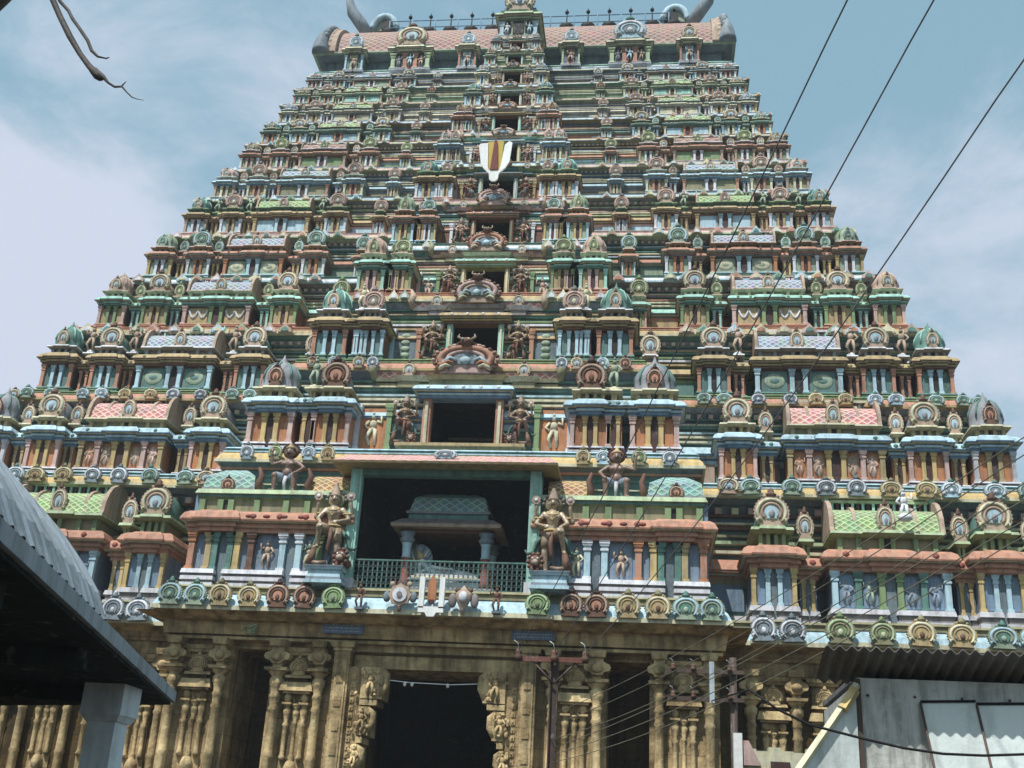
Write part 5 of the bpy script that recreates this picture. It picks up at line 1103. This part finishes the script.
# ------------------------------------------------------------------ bamboo pole with dry streamers
m = MB(); pts = [(1.15 + .34 * k + .02 * sin(k * 2), -38, .0 + .52 * k) for k in range(12)]
m.tube(pts, [.055 + (.008 if k % 2 else 0) for k in range(12)], 'bark', 8); o = m.build('bamboo_pole'); tag(o, 'brown bamboo pole whose tip just enters the top corner of the sky', 'pole')
m = MB()
def S(px, py, dy=0): return (4.83 + .005 * (px - 48) + .0011 * py, -38 + dy, 5.17 - .0058 * py)
m.tube([S(40, -40), S(46, -14), S(52, 0), S(60, 18), S(70, 38), S(80, 55), S(88, 66), S(96, 75), S(101, 80)], [.012, .013, .014, .014, .015, .013, .014, .018, .008], 'bark', 7)
m.tube([S(42, -40), S(50, -14), S(58, 0, .02), S(66, 9, .02), S(72, 20), S(79, 30), S(87, 42), S(91, 52), S(97, 58), S(105, 60), S(108, 59)], [.008] * 8 + [.006, .004, .002], 'bark', 6)
m.tube([S(94, 70), S(102, 77), S(107, 83), S(113, 87), S(120, 87), S(124, 92), S(129, 97), S(134, 99), S(140, 100)], [.012, .010, .006, .006, .005, .003, .003, .002, .001], 'bark', 6)
m.tube([S(86, 62), S(91, 72), S(95, 78), S(99, 81)], [.008, .008, .007, .003], 'bark', 6); m.tube([S(119, 87), S(122, 84), S(124, 82)], [.004, .003, .001], 'bark', 5)
tag(m.build('dry_streamer'), 'withered dark streamer strands dangling against the open sky', 'streamer')
# weed rooted in the beam
t = MB(); rr = random.Random(9)
for k in range(16):
    a = rr.uniform(0, 2 * pi); l = rr.uniform(.12, .3); x, y, zz_ = cos(a) * l, -abs(sin(a)) * l, rr.uniform(-.1, .25)
    t.tube([(0, 0, 0), (x * .6, y * .6, zz_ * .7)], .008, 'olive', 4); t.ball((x, y, zz_), (.08, .05, .04), 'lgreen', 6, 4)
o = t.build('sprouting_weed', None, (-6.35, -2.15, 8.45)); tag(o, 'small green weed sprouting from the stone beam over a side niche', 'plant')

# ------------------------------------------------------------------ thin mist box, added to lift shadows like a lens veil
hm = bpy.data.materials.new('veil_haze'); hm.use_nodes = True; hn = hm.node_tree; hn.nodes.remove(hn.nodes['Principled BSDF'])
pv = hn.nodes.new('ShaderNodeVolumePrincipled'); pv.inputs['Color'].default_value = (.85, .9, .95, 1); pv.inputs['Density'].default_value = .0006; pv.inputs['Anisotropy'].default_value = .2
hn.links.new(pv.outputs[0], hn.nodes['Material Output'].inputs['Volume']); MATS['veil_haze'] = hm
m = MB(); m.box(-450, 450, -450, 450, -1, 56, 'veil_haze'); o = m.build('veil_haze'); tag(o, kind='stuff')

# ------------------------------------------------------------------ light, sky, camera
AZ, EL = radians(27), radians(60)
sun_dir = Vector((-sin(AZ) * cos(EL), -cos(AZ) * cos(EL), sin(EL)))
sl = bpy.data.lights.new('sun', 'SUN'); sl.energy = 3.3; sl.angle = radians(.6); sl.color = (1, .98, .94)
so = bpy.data.objects.new('sun', sl); COL.objects.link(so); so.rotation_euler = (-sun_dir).to_track_quat('-Z', 'Y').to_euler()
w = bpy.data.worlds.new('World'); sc.world = w; w.use_nodes = True; nt = w.node_tree; N = nt.nodes; Lk = nt.links
bg = N['Background']; sky = N.new('ShaderNodeTexSky'); sky.sky_type = 'NISHITA'; sky.sun_disc = False; sky.sun_elevation = EL; sky.sun_rotation = math.atan2(sun_dir.x, sun_dir.y)
sky.air_density = 1.2; sky.dust_density = 2.0; sky.ozone_density = 1.0
tc = N.new('ShaderNodeTexCoord')
nz = N.new('ShaderNodeTexNoise'); nz.inputs['Scale'].default_value = 4.2; nz.inputs['Detail'].default_value = 7; nz.inputs['Roughness'].default_value = .55; nz.inputs['Distortion'].default_value = .3
mp = N.new('ShaderNodeMapping'); mp.inputs['Scale'].default_value = (1, 1, 1.6); mp.inputs['Location'].default_value = (.3, .1, .45)
Lk.new(tc.outputs['Generated'], mp.inputs[0]); Lk.new(mp.outputs[0], nz.inputs['Vector'])
CF, CR, CU = Vector((-0.11920902057625042, 0.9179399526577454, 0.3783853230873882)), Vector((0.9928459680126701, 0.10760408655885718, 0.05175175704087722)), Vector((-0.006789198349961521, -0.3818476186524279, 0.9242003586426673))
def sky_blob(v, r0, r1, wt):
    """a bank of cloud centred on one compass direction"""
    dt = N.new('ShaderNodeVectorMath'); dt.operation = 'DOT_PRODUCT'; dt.inputs[1].default_value = Vector(v).normalized(); Lk.new(tc.outputs['Generated'], dt.inputs[0])
    r = N.new('ShaderNodeMapRange'); r.interpolation_type = 'SMOOTHSTEP'; r.inputs[1].default_value = cos(radians(r1)); r.inputs[2].default_value = cos(radians(r0)); r.inputs[4].default_value = wt
    Lk.new(dt.outputs['Value'], r.inputs[0]); return r.outputs[0]
def addn(a, b_):
    n = N.new('ShaderNodeMath'); n.operation = 'ADD'; Lk.new(a, n.inputs[0]); Lk.new(b_, n.inputs[1]); return n.outputs[0]
acc = nz.outputs['Fac']
nz.inputs['Roughness'].default_value = .62
for v, r0, r1, wt in (((-.53, .83, .40), 2, 11, .36), ((.28, .94, .42), 2, 15, .17), ((.1, .85, .62), 3, 20, -.04)): acc = addn(acc, sky_blob(v, r0, r1, wt))
cr = N.new('ShaderNodeMapRange'); cr.interpolation_type = 'SMOOTHSTEP'; cr.inputs[1].default_value = .46; cr.inputs[2].default_value = .82; cr.inputs[4].default_value = 1.0; Lk.new(acc, cr.inputs[0])
tint = N.new('ShaderNodeMix'); tint.data_type = 'RGBA'; tint.inputs[0].default_value = .72; tint.inputs[7].default_value = (1.38, 2.4, 2.8, 1); Lk.new(sky.outputs[0], tint.inputs[6])
mx = N.new('ShaderNodeMix'); mx.data_type = 'RGBA'; mx.inputs[7].default_value = (3.2, 3.55, 4.25, 1); Lk.new(tint.outputs[2], mx.inputs[6]); Lk.new(cr.outputs[0], mx.inputs[0])
Lk.new(mx.outputs[2], bg.inputs['Color']); bg.inputs['Strength'].default_value = .13
cam = bpy.data.cameras.new('camera'); co = bpy.data.objects.new('camera', cam); COL.objects.link(co); sc.camera = co
co.matrix_world = Matrix(((CR.x, CU.x, -CF.x, 7.6237835), (CR.y, CU.y, -CF.y, -42.0), (CR.z, CU.z, -CF.z, 1.6), (0, 0, 0, 1)))
cam.sensor_width = 36; cam.lens = 1150.16 / 1024 * 36; cam.clip_end = 2000
vs_ = sc.view_settings; vs_.view_transform = 'Standard'; vs_.look = 'None'; vs_.exposure = .62; vs_.gamma = 1
